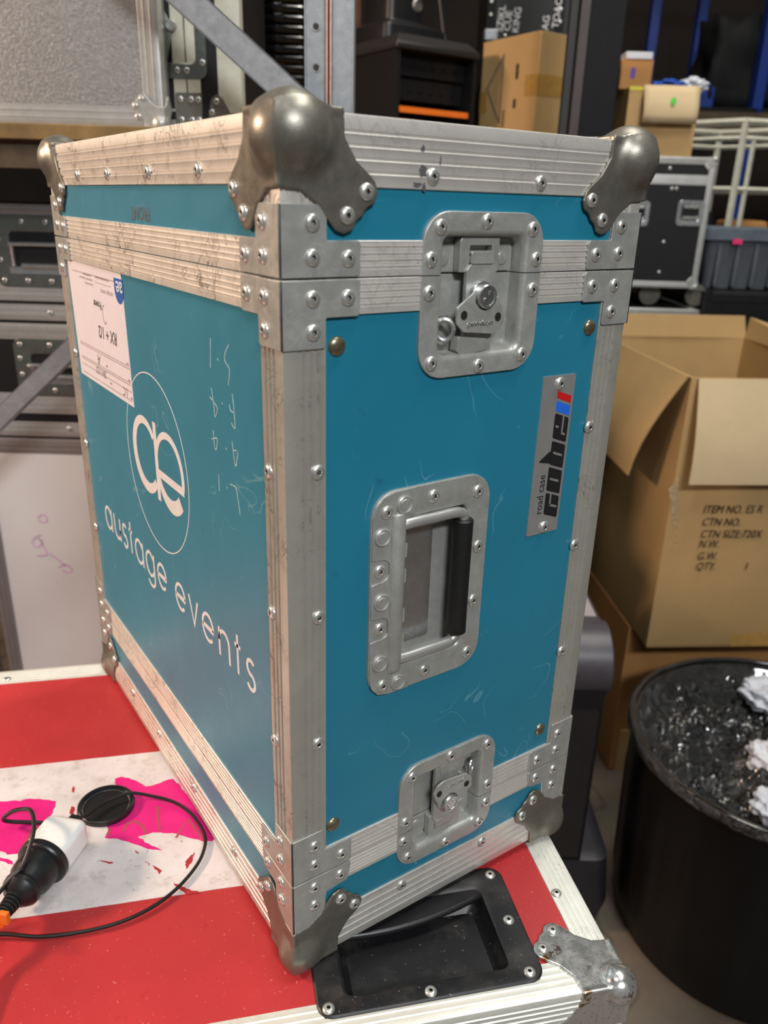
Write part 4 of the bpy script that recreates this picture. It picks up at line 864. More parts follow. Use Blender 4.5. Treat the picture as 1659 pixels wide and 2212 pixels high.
# coiled black hose and loop
hu = at(606, 60, 1.86)[0]
hel = []
for i in range(24 * 18): a_ = i * 2 * math.pi / 24; hel.append((hu + 0.092 * math.cos(a_), 1.86 + 0.092 * math.sin(a_), 1.6205 + 0.0172 * i / 24))
b = MB(); b.tube(hel, 0.0082, 10); o = b.build('coiled_hose', plain('glossy_black_hose', (16, 16, 17), 0.16, var=0.1)); o.location = hw(0, 0, 0); o.rotation_euler = (0, 0, HANG); tag(o, 'shiny black hose wound in a tall coil on the shelf beside the steel upright', 'hose')
lu, lz2 = at(622, 205, 1.45)
b = MB(); b.tube([(lu + 0.032 * math.cos(t), 1.45 + 0.02 * math.cos(t), 1.645 + 0.030 * math.sin(t)) for t in [i * 2 * math.pi / 28 for i in range(28)]], 0.0045, 8, True); o = b.build('cable_loop', 'rubber'); o.location = hw(0, 0, 0); o.rotation_euler = (0, 0, HANG); tag(o, 'black cable loop peeking above the near ball corner of the teal case', 'cable')

# ------------------------------------------------------------------ middle background
trunk, *_r = bg_case('storage_case', 'long black storage case behind the teal case, carrying the equipment rack', 'case', -0.30, 0.57, 2.38, 0.9, 0.0, 1.65, 'black_matt', None, None, tmat='black', corners=False)
amp = thing('equipment_rack', 'open fronted black equipment rack with orange bar inside, behind the teal case', 'equipment rack', hw(0.0, 2.42, 1.65), 0.0)
hA_ = at(855, 92, 2.42)[1] - 1.65
b = MB(); b.box(0, 0.012, 0, 0.5, 0, hA_); b.build('side_panel', 'black_matt', amp); b = MB(); b.box(0.268, 0.280, 0, 0.5, 0, hA_); b.build('side_panel', 'black_matt', amp)
b = MB(); b.box(0, 0.280, 0.48, 0.5, 0, hA_); b.box(0, 0.280, 0, 0.5, 0, 0.012); b.build('back_panel', 'black_matt', amp)
b = MB(); b.loft([[(x, y, z) for x, y in ((i, i), (0.280 - i, i), (0.280 - i, 0.5 - i), (i, 0.5 - i))] for z, i in ((hA_ - 0.012, -0.006), (hA_ + 0.004, -0.006), (hA_ + 0.03, 0.02))], True, True, True); b.build('lid', plain('brown_black_lid', (34, 31, 30), 0.5), amp, bevel=0.004)
KNOB = dome_mesh('knob', 0.006, 0.005, 'column')
for z, d_ in ((0.135, 0.05), (0.195, 0.04)): b = MB(); b.box(0.014, 0.266, d_, 0.4, z, z + 0.055); u_ = b.build('rack_unit', 'black', amp); [link_mesh('knob', KNOB, u_, (0.04 + 0.038 * i, d_, z + 0.025), ROT['front']) for i in range(6)]
b = MB(); b.box(0.014, 0.266, 0.01, 0.03, 0.100, 0.115); b.build('orange_bar', 'orange', amp)
rl = MB(); rl.lathe([(0.0005, 0), (0.03, 0), (0.036, 0.06), (0.036, 0.078), (0.0005, 0.082)], 20); o = rl.build('red_tub', 'dark_red'); o.location = Vector(amp.location) + Vector((0.09, 0.09, 0.0125)); tag(o, 'small red round object inside the black equipment rack', 'tub')
dl = thing('stage_light', 'black stage light base with a round knob on top of the equipment rack', 'stage light', Vector(amp.location) + Vector((0.03, 0.10, hA_ + 0.03)), 0.05)
b = MB(); b.loft([[(x, y, z) for x, y in rrect(-i, 0.21 + i, -i, 0.22 + i, 0.02, 3)] for z, i in ((0, 0.0), (0.04, -0.004), (0.055, -0.04), (0.25, -0.05))], True, True, True); b.build('light_body', 'black', dl, bevel=0.003)
b = MB(); b.lathe([(0.018, 0), (0.018, 0.008), (0.013, 0.012), (0.012, 0.009), (0.0001, 0.009)], 20, lambda x, y, z: (0.14 + x, 0.048 - z, 0.10 + y)); b.build('knob', 'zinc_dark', dl)
b = MB(); b.tube([(0.235, 0.02, 0.008), (0.225, 0.025, 0.06), (0.21, 0.03, 0.14), (0.19, 0.03, 0.25)], 0.005, 8); b.tube([(0.235, 0.02, 0.012), (0.23, 0.025, 0.035)], 0.009, 8); b.build('power_lead', 'black', dl)
bx = MB(); bx.box(0, 0.2, 0, 0.2, 0, 0.40); o = bx.build('carton', plain('red_brown_box', (96, 58, 42), 0.7)); o.location = hw(-0.27, 3.04, 1.955); o.rotation_euler = (0, 0, 0.2); tag(o, 'dim red brown carton behind the equipment rack, right of the galvanised upright', 'carton')
bx = MB(); bx.box(-0.02, 0.22, 0, 0.22, 0, 0.304); o = bx.build('storage_crate', 'black_matt'); o.location = hw(-0.27, 3.03, 1.65); o.rotation_euler = (0, 0, 0.2); tag(o, 'dark crate under the red brown carton, left of the equipment rack', 'crate')
c2 = thing('carton', 'tall tan carton printed with a triangle, tape around it, against the dark column', 'carton', hw(0.395, 2.5, 1.65), 0.0)
z2 = at(1170, 65, 2.5)[1] - 1.65
b = MB(); b.box(0, 0.12, 0, 0.243, 0, z2); b.build('box_body', 'card', c2, bevel=0.002)
k3 = 330 / 1659
def FLc(a, b_, d): return (-d * mm, a * mm, b_ * mm)
b = MB(); tri = [(150, 272), (212, 188), (150, 95)]; b.ribbon([(148, 272), (214, 190), (150, 96)], 5, FLc, 0, 0.4); b.ribbon([(148, 276), (150, 92)], 6, FLc, 0, 0.4); b.build('box_print', 'ink_grey', c2)
b = MB(); b.prism(rrect(80, 92, 205, 245, 4), FLc, 0, 0.4); b.prism(rrect(82, 94, 130, 155, 4), FLc, 0, 0.4)
for i in range(5): b.prism(rrect(128, 137, 85 + 9 * i, 91 + 9 * i, 1), FLc, 0, 0.4)
b.build('box_print', 'ink', c2)
b = MB(); b.box(-0.0005, 0.1205, -0.0005, 0.05, z2 * 0.5, z2 * 0.67); b.build('packing_tape', 'tape', c2)
b = MB(); b.box(-0.0005, 0.1, 0.21, 0.2435, z2 * 0.40, z2 * 0.58); b.build('packing_tape', 'tape', c2)
nb = thing('road_case', 'black case with handwritten white letters, standing behind the tan carton', 'road case', hw(at(1050, 60, 2.95)[0], 2.95, 1.65), HANG)
wN = at(1216, 60, 2.95)[0] - at(1050, 60, 2.95)[0] + 0.06
b = MB(); b.box(0, wN, 0, 0.3, 0, 0.75); b.build('body_panel', 'black_ply', nb)
b = MB(); b.box(0, 0.028, -0.002, 0.03, 0, 0.75); b.box(wN - 0.09, wN - 0.06, -0.002, 0.03, 0.3, 0.75); b.build('edge_trim', 'column', nb)
b = MB(); b.box(-0.004, 0.04, -0.004, 0.04, at(1060, 88, 2.95)[1] - 1.65, at(1060, 62, 2.95)[1] - 1.65); b.build('corner_bracket', 'galv', nb, bevel=0.004)
for px, py in ((1062, 3), (1060, 32), (1212, 20), (1210, 47), (1091, 77)): link_mesh('rivet', RIV, nb, (at(px, py, 2.95)[0] - at(1050, 60, 2.95)[0], -0.002, at(px, py, 2.95)[1] - 1.65), ROT['front'])
for s_, px, py in (('SZIKL', 1085, 70), ('CUE', 1101, 68), ('KING', 1119, 72), ('AG', 1183, 66), ('TOAO', 1205, 62)):
    u_, z_ = at(px, py, 2.95); text_obj('chalk_lettering', s_, 0.030, 'vinyl', nb, (u_ - at(1050, 60, 2.95)[0], -0.003, z_ - 1.65), (0.06, 0, 0.998), (-0.998, 0, 0.06), bold=0.0)
col = thing('steel_column', 'dark steel building column with brown flange, behind the right end of the teal case', 'column', hw(0.44, 2.1, 0), HANG)
b = MB(); b.box(0.0, 0.082, 0, 0.012, 0, 5.9); b.box(0.012, 0.024, 0.012, 0.13, 0, 5.9); b.build('web', 'column', col, bevel=0.002)
b = MB(); b.box(-0.024, 0.0, -0.004, 0.02, 0, 5.9); b.build('flange', 'column_edge', col, bevel=0.002); b = MB(); b.box(-0.046, -0.026, 0.004, 0.02, 0, 5.9); b.build('flange', plain('dark_brown_steel', (42, 36, 37), 0.6), col, bevel=0.002)

# ------------------------------------------------------------------ right background
V3 = 2.6
low, *_r = bg_case('road_case', 'black case with bright edge under the handled black case, above the open carton', 'road case', 0.60, at(1512, 670, 2.55)[0], 2.55, 0.55, 0.0, at(1440, 668, 2.55)[1], 'black_matt', None, None, corners=False, tw=20)
zl = at(1440, 668, 2.55)[1]
t3_, h3, H3, _ = bg_case('road_case', 'black road case with two recessed handles and aluminium trims, right of the teal case', 'road case', 0.61, at(1528, 480, V3)[0], V3, 0.5, at(1440, 622, V3)[1], at(1460, 338, V3)[1], 'black_ply', at(1460, 388, V3)[1], None, tw=20, sh=14, cs=0.55)
z3 = at(1440, 622, V3)[1]; c3 = (0.61 + at(1528, 480, V3)[0]) / 2
def cx3(px, py): u_, z_ = at(px, py, V3); return (u_ - c3) / mm, (z_ - z3) / mm
for x0, x1 in ((1330, 1406), (1458, 1524)):
    a0, b0 = cx3(x0, 487); a1, b1 = cx3(x1, 434)
    b = MB(); b.loft(dish_loops(FF, (a0, a1, b0, b1, 12), (a0 + 12, a1 - 12, b0 + 14, b1 - 12, 6), 14, 4), True, False, True); h_ = b.build('handle_dish', 'zinc_bright', t3_)
    b = MB(); b.tube([FF(a0 + 18, b1 - 20, 1), FF(a1 - 18, b1 - 20, 1)], 5 * mm, 10); b.tube([FF(a0 + 18, b0 + 22, 1), FF(a1 - 18, b0 + 22, 1)], 6 * mm, 10); b.build('handle_bail', 'zinc_bright', h_)
for px, py in ((1448, 364), (1452, 408), (1462, 408), (1434, 523), (1424, 588)): rivet(t3_, 'front', *cx3(px, py), -1.6)
for x in (0.05, 0.2):
    b = MB(); b.lathe([(0.002, -0.015), (0.034, -0.015), (0.036, 0), (0.034, 0.015), (0.002, 0.015)], 20, lambda p, q_, r_: (x + p, 0.06 + r_, -(z3 - zl) + 0.036 + q_)); b.box(x - .02, x + .02, .04, .08, -(z3 - zl) + 0.05, 0); b.build('castor', 'zinc_dark', t3_)
zt3 = at(1460, 338, V3)[1] + 0.0
c4 = thing('carton', 'large tan carton with a pale folded flap and green dot, on the handled black case', 'carton', hw(0.0, 0.0, zt3), HANG)
uA, uB, vF = at(1352, 260, 2.72)[0], at(1497, 260, 2.72)[0], 2.72; zT = at(1400, 188, 2.72)[1] - zt3
vs = [(uA, vF, 0), (uB + 0.01, vF, 0), (uB + .01, vF + 0.35, 0), (uA - 0.0, vF + .35, 0)]
b = MB(); L_ = [vs, [(x, y, zT) for x, y, _z in vs], [(x + (0.005 if x < 0.8 else -0.005), y + (0.005 if y < 3 else -.005), zT) for x, y, _z in vs], [(x + (0.005 if x < 0.8 else -0.005), y + (0.005 if y < 3 else -.005), 0.05) for x, y, _z in vs]]; b.loft(L_, True, True, True); b.build('box_body', 'card', c4)
uM = at(1388, 200, 2.72)[0]
b = MB(); g_ = []
for j in range(6):
    for i in range(9): g_.append((uM + (uB - uM) * i / 8, vF - 0.012 - 0.02 * math.sin(j / 5 * 2.2) + random.uniform(-.003, .003), zT + 0.003 - (zT + 0.003 - (at(1440, 268, 2.72)[1] - zt3)) * j / 5))
b.add(g_, [[j * 9 + i, j * 9 + i + 1, (j + 1) * 9 + i + 1, (j + 1) * 9 + i] for j in range(5) for i in range(8)]); fl = b.build('front_flap', 'card_pale', c4, sharp=60); md = fl.modifiers.new('thick', 'SOLIDIFY'); md.thickness = 0.004
b = MB(); gu, gz = at(1453, 219, 2.69); b.lathe([(0.0001, 0.0), (0.008, 0.0)], 14, lambda x, y, z: (gu + x, vF - 0.040, gz - zt3 + y * 1.3), caps=False); b.build('green_dot', 'green', c4)
b = MB(); b.box(uA - 0.001, uM + 0.03, vF - 0.001, vF + 0.001, zT - 0.01, zT + 0.001); b.build('yellow_tape', 'yellow', c4)
c5_ = thing('carton', 'small tan box with white lid edge, standing on the large tan carton', 'carton', hw(at(1342, 150, 2.78)[0], 2.78, zt3 + zT), HANG)
wS = at(1410, 150, 2.78)[0] - at(1342, 150, 2.78)[0]; hS5 = at(1380, 128, 2.78)[1] - zt3 - zT
b = MB(); b.box(0, wS, 0, 0.2, 0, hS5); b.build('box_body', 'card_dark', c5_, bevel=.002); b = MB(); b.box(0.01, wS - 0.005, -0.003, 0.15, hS5, hS5 + 0.02); b.build('lid', 'paper_white', c5_, bevel=.002)
b = MB(); b.prism(rrect(30, 45, 30, 60, 5), FF, 0, 0.6); b.build('purple_label', plain('purple_label', (90, 60, 150), 0.5), c5_)
for nm, lab_, px, py, s_, mt_ in (('plastic_sheet', 'crumpled blue plastic on top of the large tan carton', 1450, 182, (0.07, 0.05, 0.02), 'blue_sheet'), ('plastic_bag', 'crumpled white bag on top of the large tan carton', 1500, 168, (0.045, 0.04, 0.025), 'paper_white')):
    bm = bmesh.new(); bmesh.ops.create_icosphere(bm, subdivisions=4, radius=1)
    for v_ in bm.verts: v_.co *= 1 + 0.35 * noise.noise(v_.co * 2.5) + 0.15 * noise.noise(v_.co * 6); v_.co = Vector((v_.co.x * s_[0], v_.co.y * s_[1], v_.co.z * s_[2]))
    me = bpy.data.meshes.new(nm); bm.to_mesh(me); bm.free(); me.materials.append(M[mt_]); o = bpy.data.objects.new(nm, me); C.objects.link(o); o.location = hw(at(px, py, 2.85)[0], 2.85, zt3 + zT + s_[2] * 0.85); tag(o, lab_, 'plastic')
zsh = at(1560, 236, 4.0)[1]
sb = MB(); sb.box(0, 0.10, 0, 0.2, 0, at(1510, 176, 4.02)[1] - zsh); o = sb.build('blue_bin', 'pole_blue', bevel=.006); o.location = hw(at(1497, 200, 4.02)[0], 4.02, zsh); o.rotation_euler = (0, 0, HANG); tag(o, 'small blue plastic bin on the racking, right of the large tan carton', 'bin')
fr = thing('pallet_racking', 'tall racking with blue uprights and loaded dark shelves at the back right', 'racking', hw(0, 0, 0), HANG)
for (p0, q0), (p1, q1), v_ in (((1422, 0), (1405, 130), 4.6), ((1522, 0), (1502, 170), 4.6), ((1662, 60), (1640, 240), 3.93)):
    u_ = (at(p0, q0, v_)[0] + at(p1, q1, v_)[0]) / 2; b = MB(); b.box(u_ - 0.022, u_ + 0.022, v_, v_ + 0.06, 0, 3.6); b.build('upright', 'pole_blue', fr, bevel=.002)
for z_ in (zsh - 0.02, 2.95): b = MB(); b.box(1.1, 2.4, 3.93, 4.7, z_ - 0.02, z_ + 0.02); b.build('shelf_board', 'black_matt' if z_ < 2.6 else 'dark_wood', fr)
b = MB(); b.box(1.1, 2.4, 3.91, 3.93, zsh - 0.10, zsh - 0.02); b.build('shelf_beam', 'dark_wood', fr)
def lump(nm, lab_, cat, u_, v_, z_, s_, mt_, amp_=0.2, rz=0.0, grp=None):
    bm = bmesh.new(); bmesh.ops.create_cube(bm, size=2); bmesh.ops.subdivide_edges(bm, edges=bm.edges[:], cuts=7, use_grid_fill=True)
    for v in bm.verts:
        c_ = v.co.copy(); k_ = 1 - 0.12 * (c_.x ** 2 * c_.y ** 2 + c_.y ** 2 * c_.z ** 2 + c_.x ** 2 * c_.z ** 2) / 3; n_ = noise.noise(c_ * 1.7 + Vector((u_, v_, z_)) * 5) * amp_
        v.co = Vector((c_.x * s_[0] * (k_ + n_), c_.y * s_[1] * (k_ + n_), (c_.z * (k_ + n_ * (c_.z > -0.9)) + 1) * s_[2]))
    me = bpy.data.meshes.new(nm); bm.to_mesh(me); bm.free(); me.materials.append(M[mt_] if isinstance(mt_, str) else mt_); me.polygons.foreach_set('use_smooth', [True] * len(me.polygons))
    o = bpy.data.objects.new(nm, me); C.objects.link(o); o.location = hw(u_, v_, z_); o.rotation_euler = (0, 0, HANG + rz); return tag(o, lab_, cat, grp)
lump('equipment_bag', 'large slumped black equipment bag on the racking at the upper right', 'bag', at(1585, 170, 4.15)[0], 4.15, zsh, (0.16, 0.14, 0.19), 'black_matt', 0.25)
lump('equipment_bag', 'tall black bag at the right edge beside the blue upright', 'bag', at(1680, 120, 4.2)[0] + 0.05, 4.2, zsh, (0.08, 0.10, 0.24), 'black_matt', 0.15)
VT = 2.70
# grey tote on a flat black case at the right edge
uT0, zT1 = at(1528, 490, VT); uT1 = at(1720, 490, VT)[0]; zTb = at(1580, 628, VT)[1]
bk, *_r = bg_case('road_case', 'flat black case below the grey tote at the right edge', 'road case', at(1520, 640, 2.62)[0], at(1720, 640, 2.62)[0] + 0.3, 2.62, 0.45, 0.0, at(1600, 632, 2.62)[1], 'black_matt', None, None, corners=False, tmat='black')
zbk = at(1600, 632, 2.62)[1]
tt_ = thing('storage_tote', 'grey lidded plastic tote with a pink label', 'storage tote', hw((uT0 + uT1) / 2, VT, zbk), HANG)
wT = (uT1 - uT0) / 2; hT = zT1 - zbk
b = MB(); b.loft([[(x, y, z) for x, y in rrect(-wT + i, wT - i, i, 0.33 - i, 0.02, 3)] for z, i in ((0, 0.03), (hT * 0.72, 0.012), (hT * 0.8, 0.01))], True, True, True)
for i in range(7): x = -wT + 0.05 + i * 0.06; b.box(x, x + 0.014, 0.004, 0.03, 0.01, hT * 0.75)
b.build('tote_body', 'tote', tt_, bevel=.003)
b = MB(); b.loft([[(x, y, z) for x, y in rrect(-wT - i, wT + i, -i, 0.33 + i, 0.02, 3)] for z, i in ((hT * 0.8, 0.004), (hT * 0.98, 0.006), (hT, 0.0))], True, True, True); b.build('tote_lid', plain('grey_lid_plastic', (96, 106, 116), 0.4), tt_)
pu, pz = at(1592, 522, VT); b = MB(); b.prism(rrect(-16, 16, -8, 8, 4), lambda a_, c_, d: (pu - (uT0 + uT1) / 2 + a_ * mm, -d * mm - 0.004, pz - zbk + c_ * mm), -2, 1.5); b.build('pink_label', 'hot_label', tt_)
# white tube frame behind the tote, standing on it
wfm = thing('tube_frame', 'white painted square tube frame behind the black handled case', 'frame', hw(0, 0, 0), HANG)
vW = 3.15; PZ = lambda px, py, v_=vW: Vector((at(px, py, v_)[0], v_, at(px, py, v_)[1]))
b = MB(); zbot = 0.0
def sq(p, q_, w_=0.011): b.tube([p, q_], w_, 4)
P1 = PZ(1612, 262); P2 = Vector((P1.x - 0.36, vW + 0.35, P1.z)); P3 = Vector((P1.x + 0.45, vW + 0.12, P1.z)); P4 = Vector((P1.x + 0.09, vW + 0.47, P1.z))
for dz in (0, -0.055, -0.225):
    for a_, c_ in ((P1, P2), (P1, P3), (P2, P4), (P3, P4)): sq(a_ + Vector((0, 0, dz)), c_ + Vector((0, 0, dz)), 0.012 if dz == 0 else 0.009)
for p_ in (P1, P2, P3, P4): sq(p_, Vector((p_.x, p_.y, 0)), 0.013)
pm = (P1 + P3) / 2; pm2 = P1.lerp(P3, 0.10); sq(pm2 + Vector((0, 0, -.055)), Vector((pm2.x, pm2.y, 0)), 0.009); sq(P1.lerp(P2, .5) + Vector((0, 0, -.055)), Vector((P1.lerp(P2, .5).x, P1.lerp(P2, .5).y, 0)), 0.010)
b.build('tube_rails', 'white_paint', wfm, sharp=20)
zf = P1.z - 0.45
b = MB(); b.add([P1 + Vector((0, 0, -0.45)), P2 + Vector((0, 0, -0.45)), P4 + Vector((0, 0, -0.45)), P3 + Vector((0, 0, -0.45)), P1 + Vector((0, 0, -0.46)), P2 + Vector((0, 0, -0.46)), P4 + Vector((0, 0, -0.46)), P3 + Vector((0, 0, -0.46))], [[0, 1, 2, 3], [4, 5, 6, 7], [0, 1, 5, 4], [1, 2, 6, 5], [2, 3, 7, 6], [3, 0, 4, 7]]); b.build('tray', 'black', wfm)
lump('equipment_box', 'dark equipment box on the tray of the white tube frame', 'box', P1.x - 0.10, vW + 0.22, zf, (0.11, 0.08, 0.075), 'black_ply', 0.03)
lump('carton', 'small tan carton on the tray of the white tube frame', 'carton', P1.x + 0.14, vW + 0.22, zf, (0.08, 0.08, 0.06), 'card_dark', 0.02)

# big open carton on top of the closed carton
V4 = 1.75; zC = 0.473
big = thing('carton', 'big open brown carton with folded flaps and printed lettering, above the black bin', 'carton', hw(at(1395, 1400, V4)[0], V4, zC), HANG + math.radians(4.5))
hC4 = 1.168 - zC; wC4 = 0.43; dC4 = 0.60; tk = 0.006
def panel(name, pts, mat='card', parent=big, th=tk):
    b = MB(); P = [Vector(p) for p in pts]; n_ = (P[1] - P[0]).cross(P[2] - P[0]).normalized() * th
    b.loft([P, [p + n_ for p in P]], True, True, True); return b.build(name, mat, parent)
b = MB(); ins = lambda i, z: [(i, i, z), (wC4 - i, i, z), (wC4 - i, dC4 - i, z), (i, dC4 - i, z)]
NS = 10
def wall_loop(i, z, bulge): 
    out = []
    c_ = ins(i, z)
    for k_ in range(4):
        p, q_ = Vector(c_[k_]), Vector(c_[(k_ + 1) % 4])
        for j in range(NS):
            t = j / NS; r = p.lerp(q_, t); nrm = Vector((q_.y - p.y, -(q_.x - p.x), 0)).normalized(); r += nrm * bulge * math.sin(t * math.pi); out.append(r)
    return out
b.loft([wall_loop(0.004, 0, 0), wall_loop(0, 0.01, 0.0), wall_loop(0, hC4 * 0.3, 0.006), wall_loop(0, hC4 * 0.6, 0.012), wall_loop(0, hC4, 0.003), wall_loop(tk, hC4, 0.003), wall_loop(tk, 0.02, 0.0)], True, True, True); b.build('box_body', 'card', big, sharp=30)
b = MB(); L_ = []
for j in range(6): t = j / 5; L_.append([(0.012, -0.004 - 0.04 * math.sin(t * 1.7) - 0.003, hC4 - 0.235 * t), (wC4 - 0.01, -0.004 - 0.04 * math.sin(t * 1.7) - 0.003, hC4 - 0.235 * t), (wC4 - 0.01, -0.008 - 0.04 * math.sin(t * 1.7) - 0.003, hC4 - 0.235 * t + .0), (0.012, -0.008 - 0.04 * math.sin(t * 1.7) - 0.003, hC4 - 0.235 * t)])
b.loft(L_, True, True, True); b.build('front_flap', 'card_pale', big, sharp=60)
b = MB(); L_ = []
for j in range(7): t = j / 6; x = -0.006 - 0.085 * math.sin(t * 1.5); z = hC4 - 0.25 * t + 0.004; L_.append([(x, 0.0 + 0.05 * t, z), (x, dC4 * 0.9, z + 0.02 * t), (x - 0.004, dC4 * 0.9, z + .02 * t), (x - 0.004, 0.0 + 0.05 * t, z)])
b.loft(L_, True, True, True); b.build('side_flap', 'card', big, sharp=60)
zBk = at(1450, 681, V4 + 0.60)[1] - zC
bigm0 = (Matrix.Translation(big.location) @ Matrix.Rotation(HANG + math.radians(4.5), 4, 'Z')).inverted()
ur_, zr_ = at(1590, 690, V4 + 0.61); xr_ = (bigm0 @ Vector(hw(ur_, V4 + 0.61, zC))).x
b = MB(); b.loft([[(0.0, dC4 - 0.006, hC4), (wC4, dC4 - 0.006, hC4), (wC4, dC4, hC4), (0.0, dC4, hC4)], [(-0.004, dC4 + 0.004, zBk), (wC4 - 0.01, dC4 + 0.004, zBk), (wC4 - 0.01, dC4 + 0.010, zBk), (-0.004, dC4 + 0.010, zBk)]], True, True, True); b.build('back_flap', 'card', big)
b = MB(); b.loft([[(wC4 - 0.006, 0.01, hC4), (wC4 - 0.006, dC4 - 0.01, hC4), (wC4, dC4 - 0.01, hC4), (wC4, 0.01, hC4)], [(wC4 + 0.03, 0.04, zBk - 0.03), (wC4 + 0.004, dC4 - 0.0, zBk - 0.004), (wC4 + 0.010, dC4 - 0.0, zBk - 0.004), (wC4 + 0.036, 0.04, zBk - 0.03)]], True, True, True); b.build('side_flap', 'card', big)
b = MB(); b.prism(jag([(-8, 430), (6, 470), (22, 400), (46, 330), (60, 250), (44, 246), (28, 300), (4, 380)], 4, 12), FF, 1.0, 2.2); b.build('loose_tape', 'clear', big)
b = MB(); b.prism(rrect(220, 330, 3, 95, 2), FF, 0.2, 0.8); b.build('packing_tape', 'tape', big)
big_m = Matrix.Translation(big.location) @ Matrix.Rotation(HANG + math.radians(4.5), 4, 'Z'); big_i = big_m.inverted()
def on_big(px, py):      # pixel to the carton's front plane, local millimetres
    r = RX * ((px - PCX) / FPX) + RY * ((py - PCY) / FPX) + RZ; o_ = big_i @ CAMP; d_ = big_i.to_3x3() @ r; s_ = -o_.y / d_.y; p = o_ + d_ * s_; return p.x, p.z
for s_, px, py in (('ITEM NO. ES R', 1513, 1104), ('CTN NO.', 1510, 1131), ('CTN SIZE:720X', 1507, 1157), ('N.W.', 1503, 1178), ('G.W.', 1500, 1204), ('QTY.', 1497, 1226), ('1', 1600, 1226)):
    x_, z_ = on_big(px, py); text_obj('box_print', s_, 0.0285, 'ink', big, (x_, -0.013, z_), (0.80, 0, 0), (0, 0, 1), shear=0.2, spacing=1.0)
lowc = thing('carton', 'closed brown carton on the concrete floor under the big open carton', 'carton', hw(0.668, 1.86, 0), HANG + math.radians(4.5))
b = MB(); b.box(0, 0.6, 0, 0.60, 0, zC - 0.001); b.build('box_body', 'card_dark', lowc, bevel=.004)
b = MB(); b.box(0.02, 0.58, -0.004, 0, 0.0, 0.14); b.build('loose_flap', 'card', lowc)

# speaker between the teal case and the bin
sp = thing('speaker', 'black portable loudspeaker with a rounded grey top, on the floor behind the teal case', 'speaker', hw(0.17, 1.30, 0), HANG)
b = MB(); b.prism(rrect(-180, 270, 190, 690, 12), FF, -330, 0); b.build('speaker_body', 'black_matt', sp)
b = MB(); b.loft([[(x, 0.0 + 0.07 + 0.078 * math.cos(t), 0.675 + 0.075 * math.sin(t)) for t in [i * 2 * math.pi / 24 for i in range(24)]] for x in (-0.18, 0.268, 0.280)], True, True, True); b.box(-0.18, 0.27, 0.07, 0.34, 0.66, 0.75); b.build('top_roll', plain('charcoal_plastic', (62, 60, 66), 0.4), sp, bevel=0.004)
b = MB(); b.loft([[(x, y, z) for x, y in rrect(-0.18, e_, f_, 0.36, 0.03, 4)] for z, e_, f_ in ((0.0, 0.325, 0.0), (0.10, 0.345, -0.01), (0.215, 0.335, 0.0), (0.222, 0.325, 0.02))], True, True, True); b.build('base', plain('dark_base_plastic', (34, 34, 40), 0.4), sp)
b = MB(); b.box(-0.17, 0.262, -0.006, 0.0, 0.23, 0.60); b.build('grille', 'black', sp)
b = MB(); b.box(0.15, 0.262, 0.1, 0.25, 0.75, 0.752); b.build('white_tag', 'print_grey', sp)

# bin with liner
BC = hw(0.848, 1.36, 0); RB_, HB_ = 0.305, 0.50
bn = thing('rubbish_bin', 'round black ribbed rubbish bin on the concrete floor, lower right', 'bin', BC)
b = MB(); L_ = []
for z, r_, rib in ((0.0, 0.265, 0), (0.006, 0.277, 0), (0.05, 0.288, 0.3), (0.09, 0.291, 1), (0.36, 0.299, 1), (0.39, 0.301, 0.2), (0.44, 0.303, 0), (0.47, 0.304, 0), (0.474, 0.310, 0), (0.49, 0.312, 0), (0.497, 0.310, 0), (0.497, 0.303, 0), (0.46, 0.302, 0), (0.2, 0.280, 0)):
    L_.append([((r_ + rib * 0.005 * max(0, math.sin(a_ * 18)) ** 0.5) * math.cos(a_), (r_ + rib * 0.005 * max(0, math.sin(a_ * 18)) ** 0.5) * math.sin(a_), z) for a_ in [i * 2 * math.pi / 216 for i in range(216)]])
b.loft(L_, True, True, False); b.build('bin_body', 'bin', bn, sharp=30)
b = MB(); NA, NR = 260, 80; vs = []; random.seed(3)
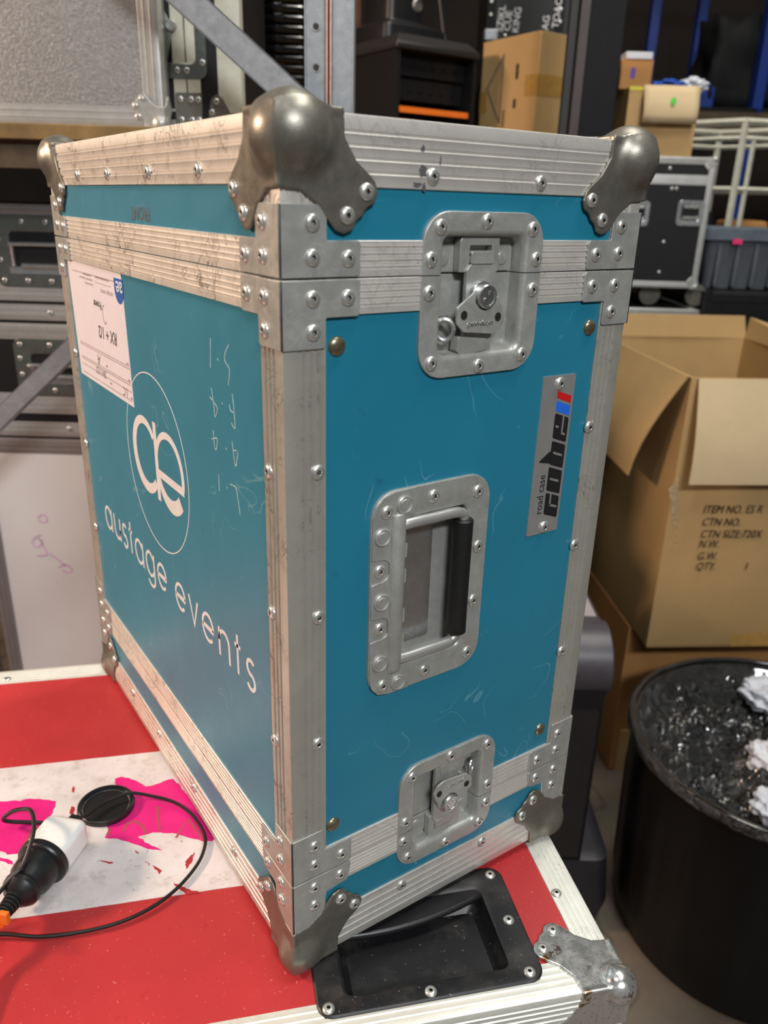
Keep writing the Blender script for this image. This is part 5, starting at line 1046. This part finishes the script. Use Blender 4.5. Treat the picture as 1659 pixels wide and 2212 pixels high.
for j in range(NR + 1):
    for i in range(NA):
        a_ = i * 2 * math.pi / NA; r_ = 0.301 * j / NR; p = Vector((r_ * math.cos(a_), r_ * math.sin(a_), 0)); t = j / NR
        q_ = p + Vector((0.03 * noise.noise(p * 9), 0.03 * noise.noise(p * 9 + Vector((5, 5, 5))), 0))
        z = 0.385 + 0.05 * noise.noise(q_ * 6 + Vector((3, 1, 0))) + 0.05 * (1 - abs(noise.noise(q_ * 11)) * 2) * (1 - t * t) + 0.04 * abs(noise.noise(q_ * 26)) + 0.016 * noise.noise(q_ * 55) + 0.008 * noise.noise(q_ * 110)
        z = z + (0.492 - z) * max(0, min(1, (t - 0.86) / 0.13)) ** 0.7
        vs.append((p.x, p.y, z))
L_ = [vs[j * NA:(j + 1) * NA] for j in range(1, NR + 1)]
b.loft(L_, True, True, False)
rim = []
for k_ in range(7):
    t = k_ / 6 * math.pi; rim.append([((0.3085 - 0.0065 * math.cos(t)) * math.cos(i * 2 * math.pi / NA), (0.3085 - 0.0065 * math.cos(t)) * math.sin(i * 2 * math.pi / NA), 0.498 + 0.0045 * math.sin(t) - (0.02 + 0.012 * noise.noise(Vector((math.cos(i * 2 * math.pi / NA) * 3, math.sin(i * 2 * math.pi / NA) * 3, 0))) if k_ == 6 else 0)) for i in range(NA)])
b.loft(rim, True, False, False); o = b.build('bin_liner', 'bag', None, sharp=70); o.location = BC; tag(o, 'crumpled glossy black liner filling the round black bin', 'bin liner')
for px, py, s_, lab_ in ((1655, 1500, 0.05, 'crumpled white plastic wrapper in the bin, uppermost at the right edge'), (1668, 1640, 0.045, 'crumpled white paper in the bin, middle of the right edge'), (1668, 1745, 0.035, 'small crumpled white paper near the bin rim, lowest at the right edge')):
    r = RX * ((px - PCX) / FPX) + RY * ((py - PCY) / FPX) + RZ; t = (0.455 - CAMP.z) / r.z; p = CAMP + r * t
    bm = bmesh.new(); bmesh.ops.create_icosphere(bm, subdivisions=4, radius=s_)
    for v_ in bm.verts: n_ = v_.co.normalized(); v_.co *= 1 + 0.4 * noise.noise(n_ * 2.2 + p * 9) + 0.22 * abs(noise.noise(n_ * 6 + p * 3)); v_.co.z *= 0.7
    me = bpy.data.meshes.new('waste_paper'); bm.to_mesh(me); bm.free(); me.materials.append(M['paper_white']); o = bpy.data.objects.new('waste_paper', me); C.objects.link(o); o.location = p; tag(o, lab_, 'waste paper', 'crumpled white waste in the bin')
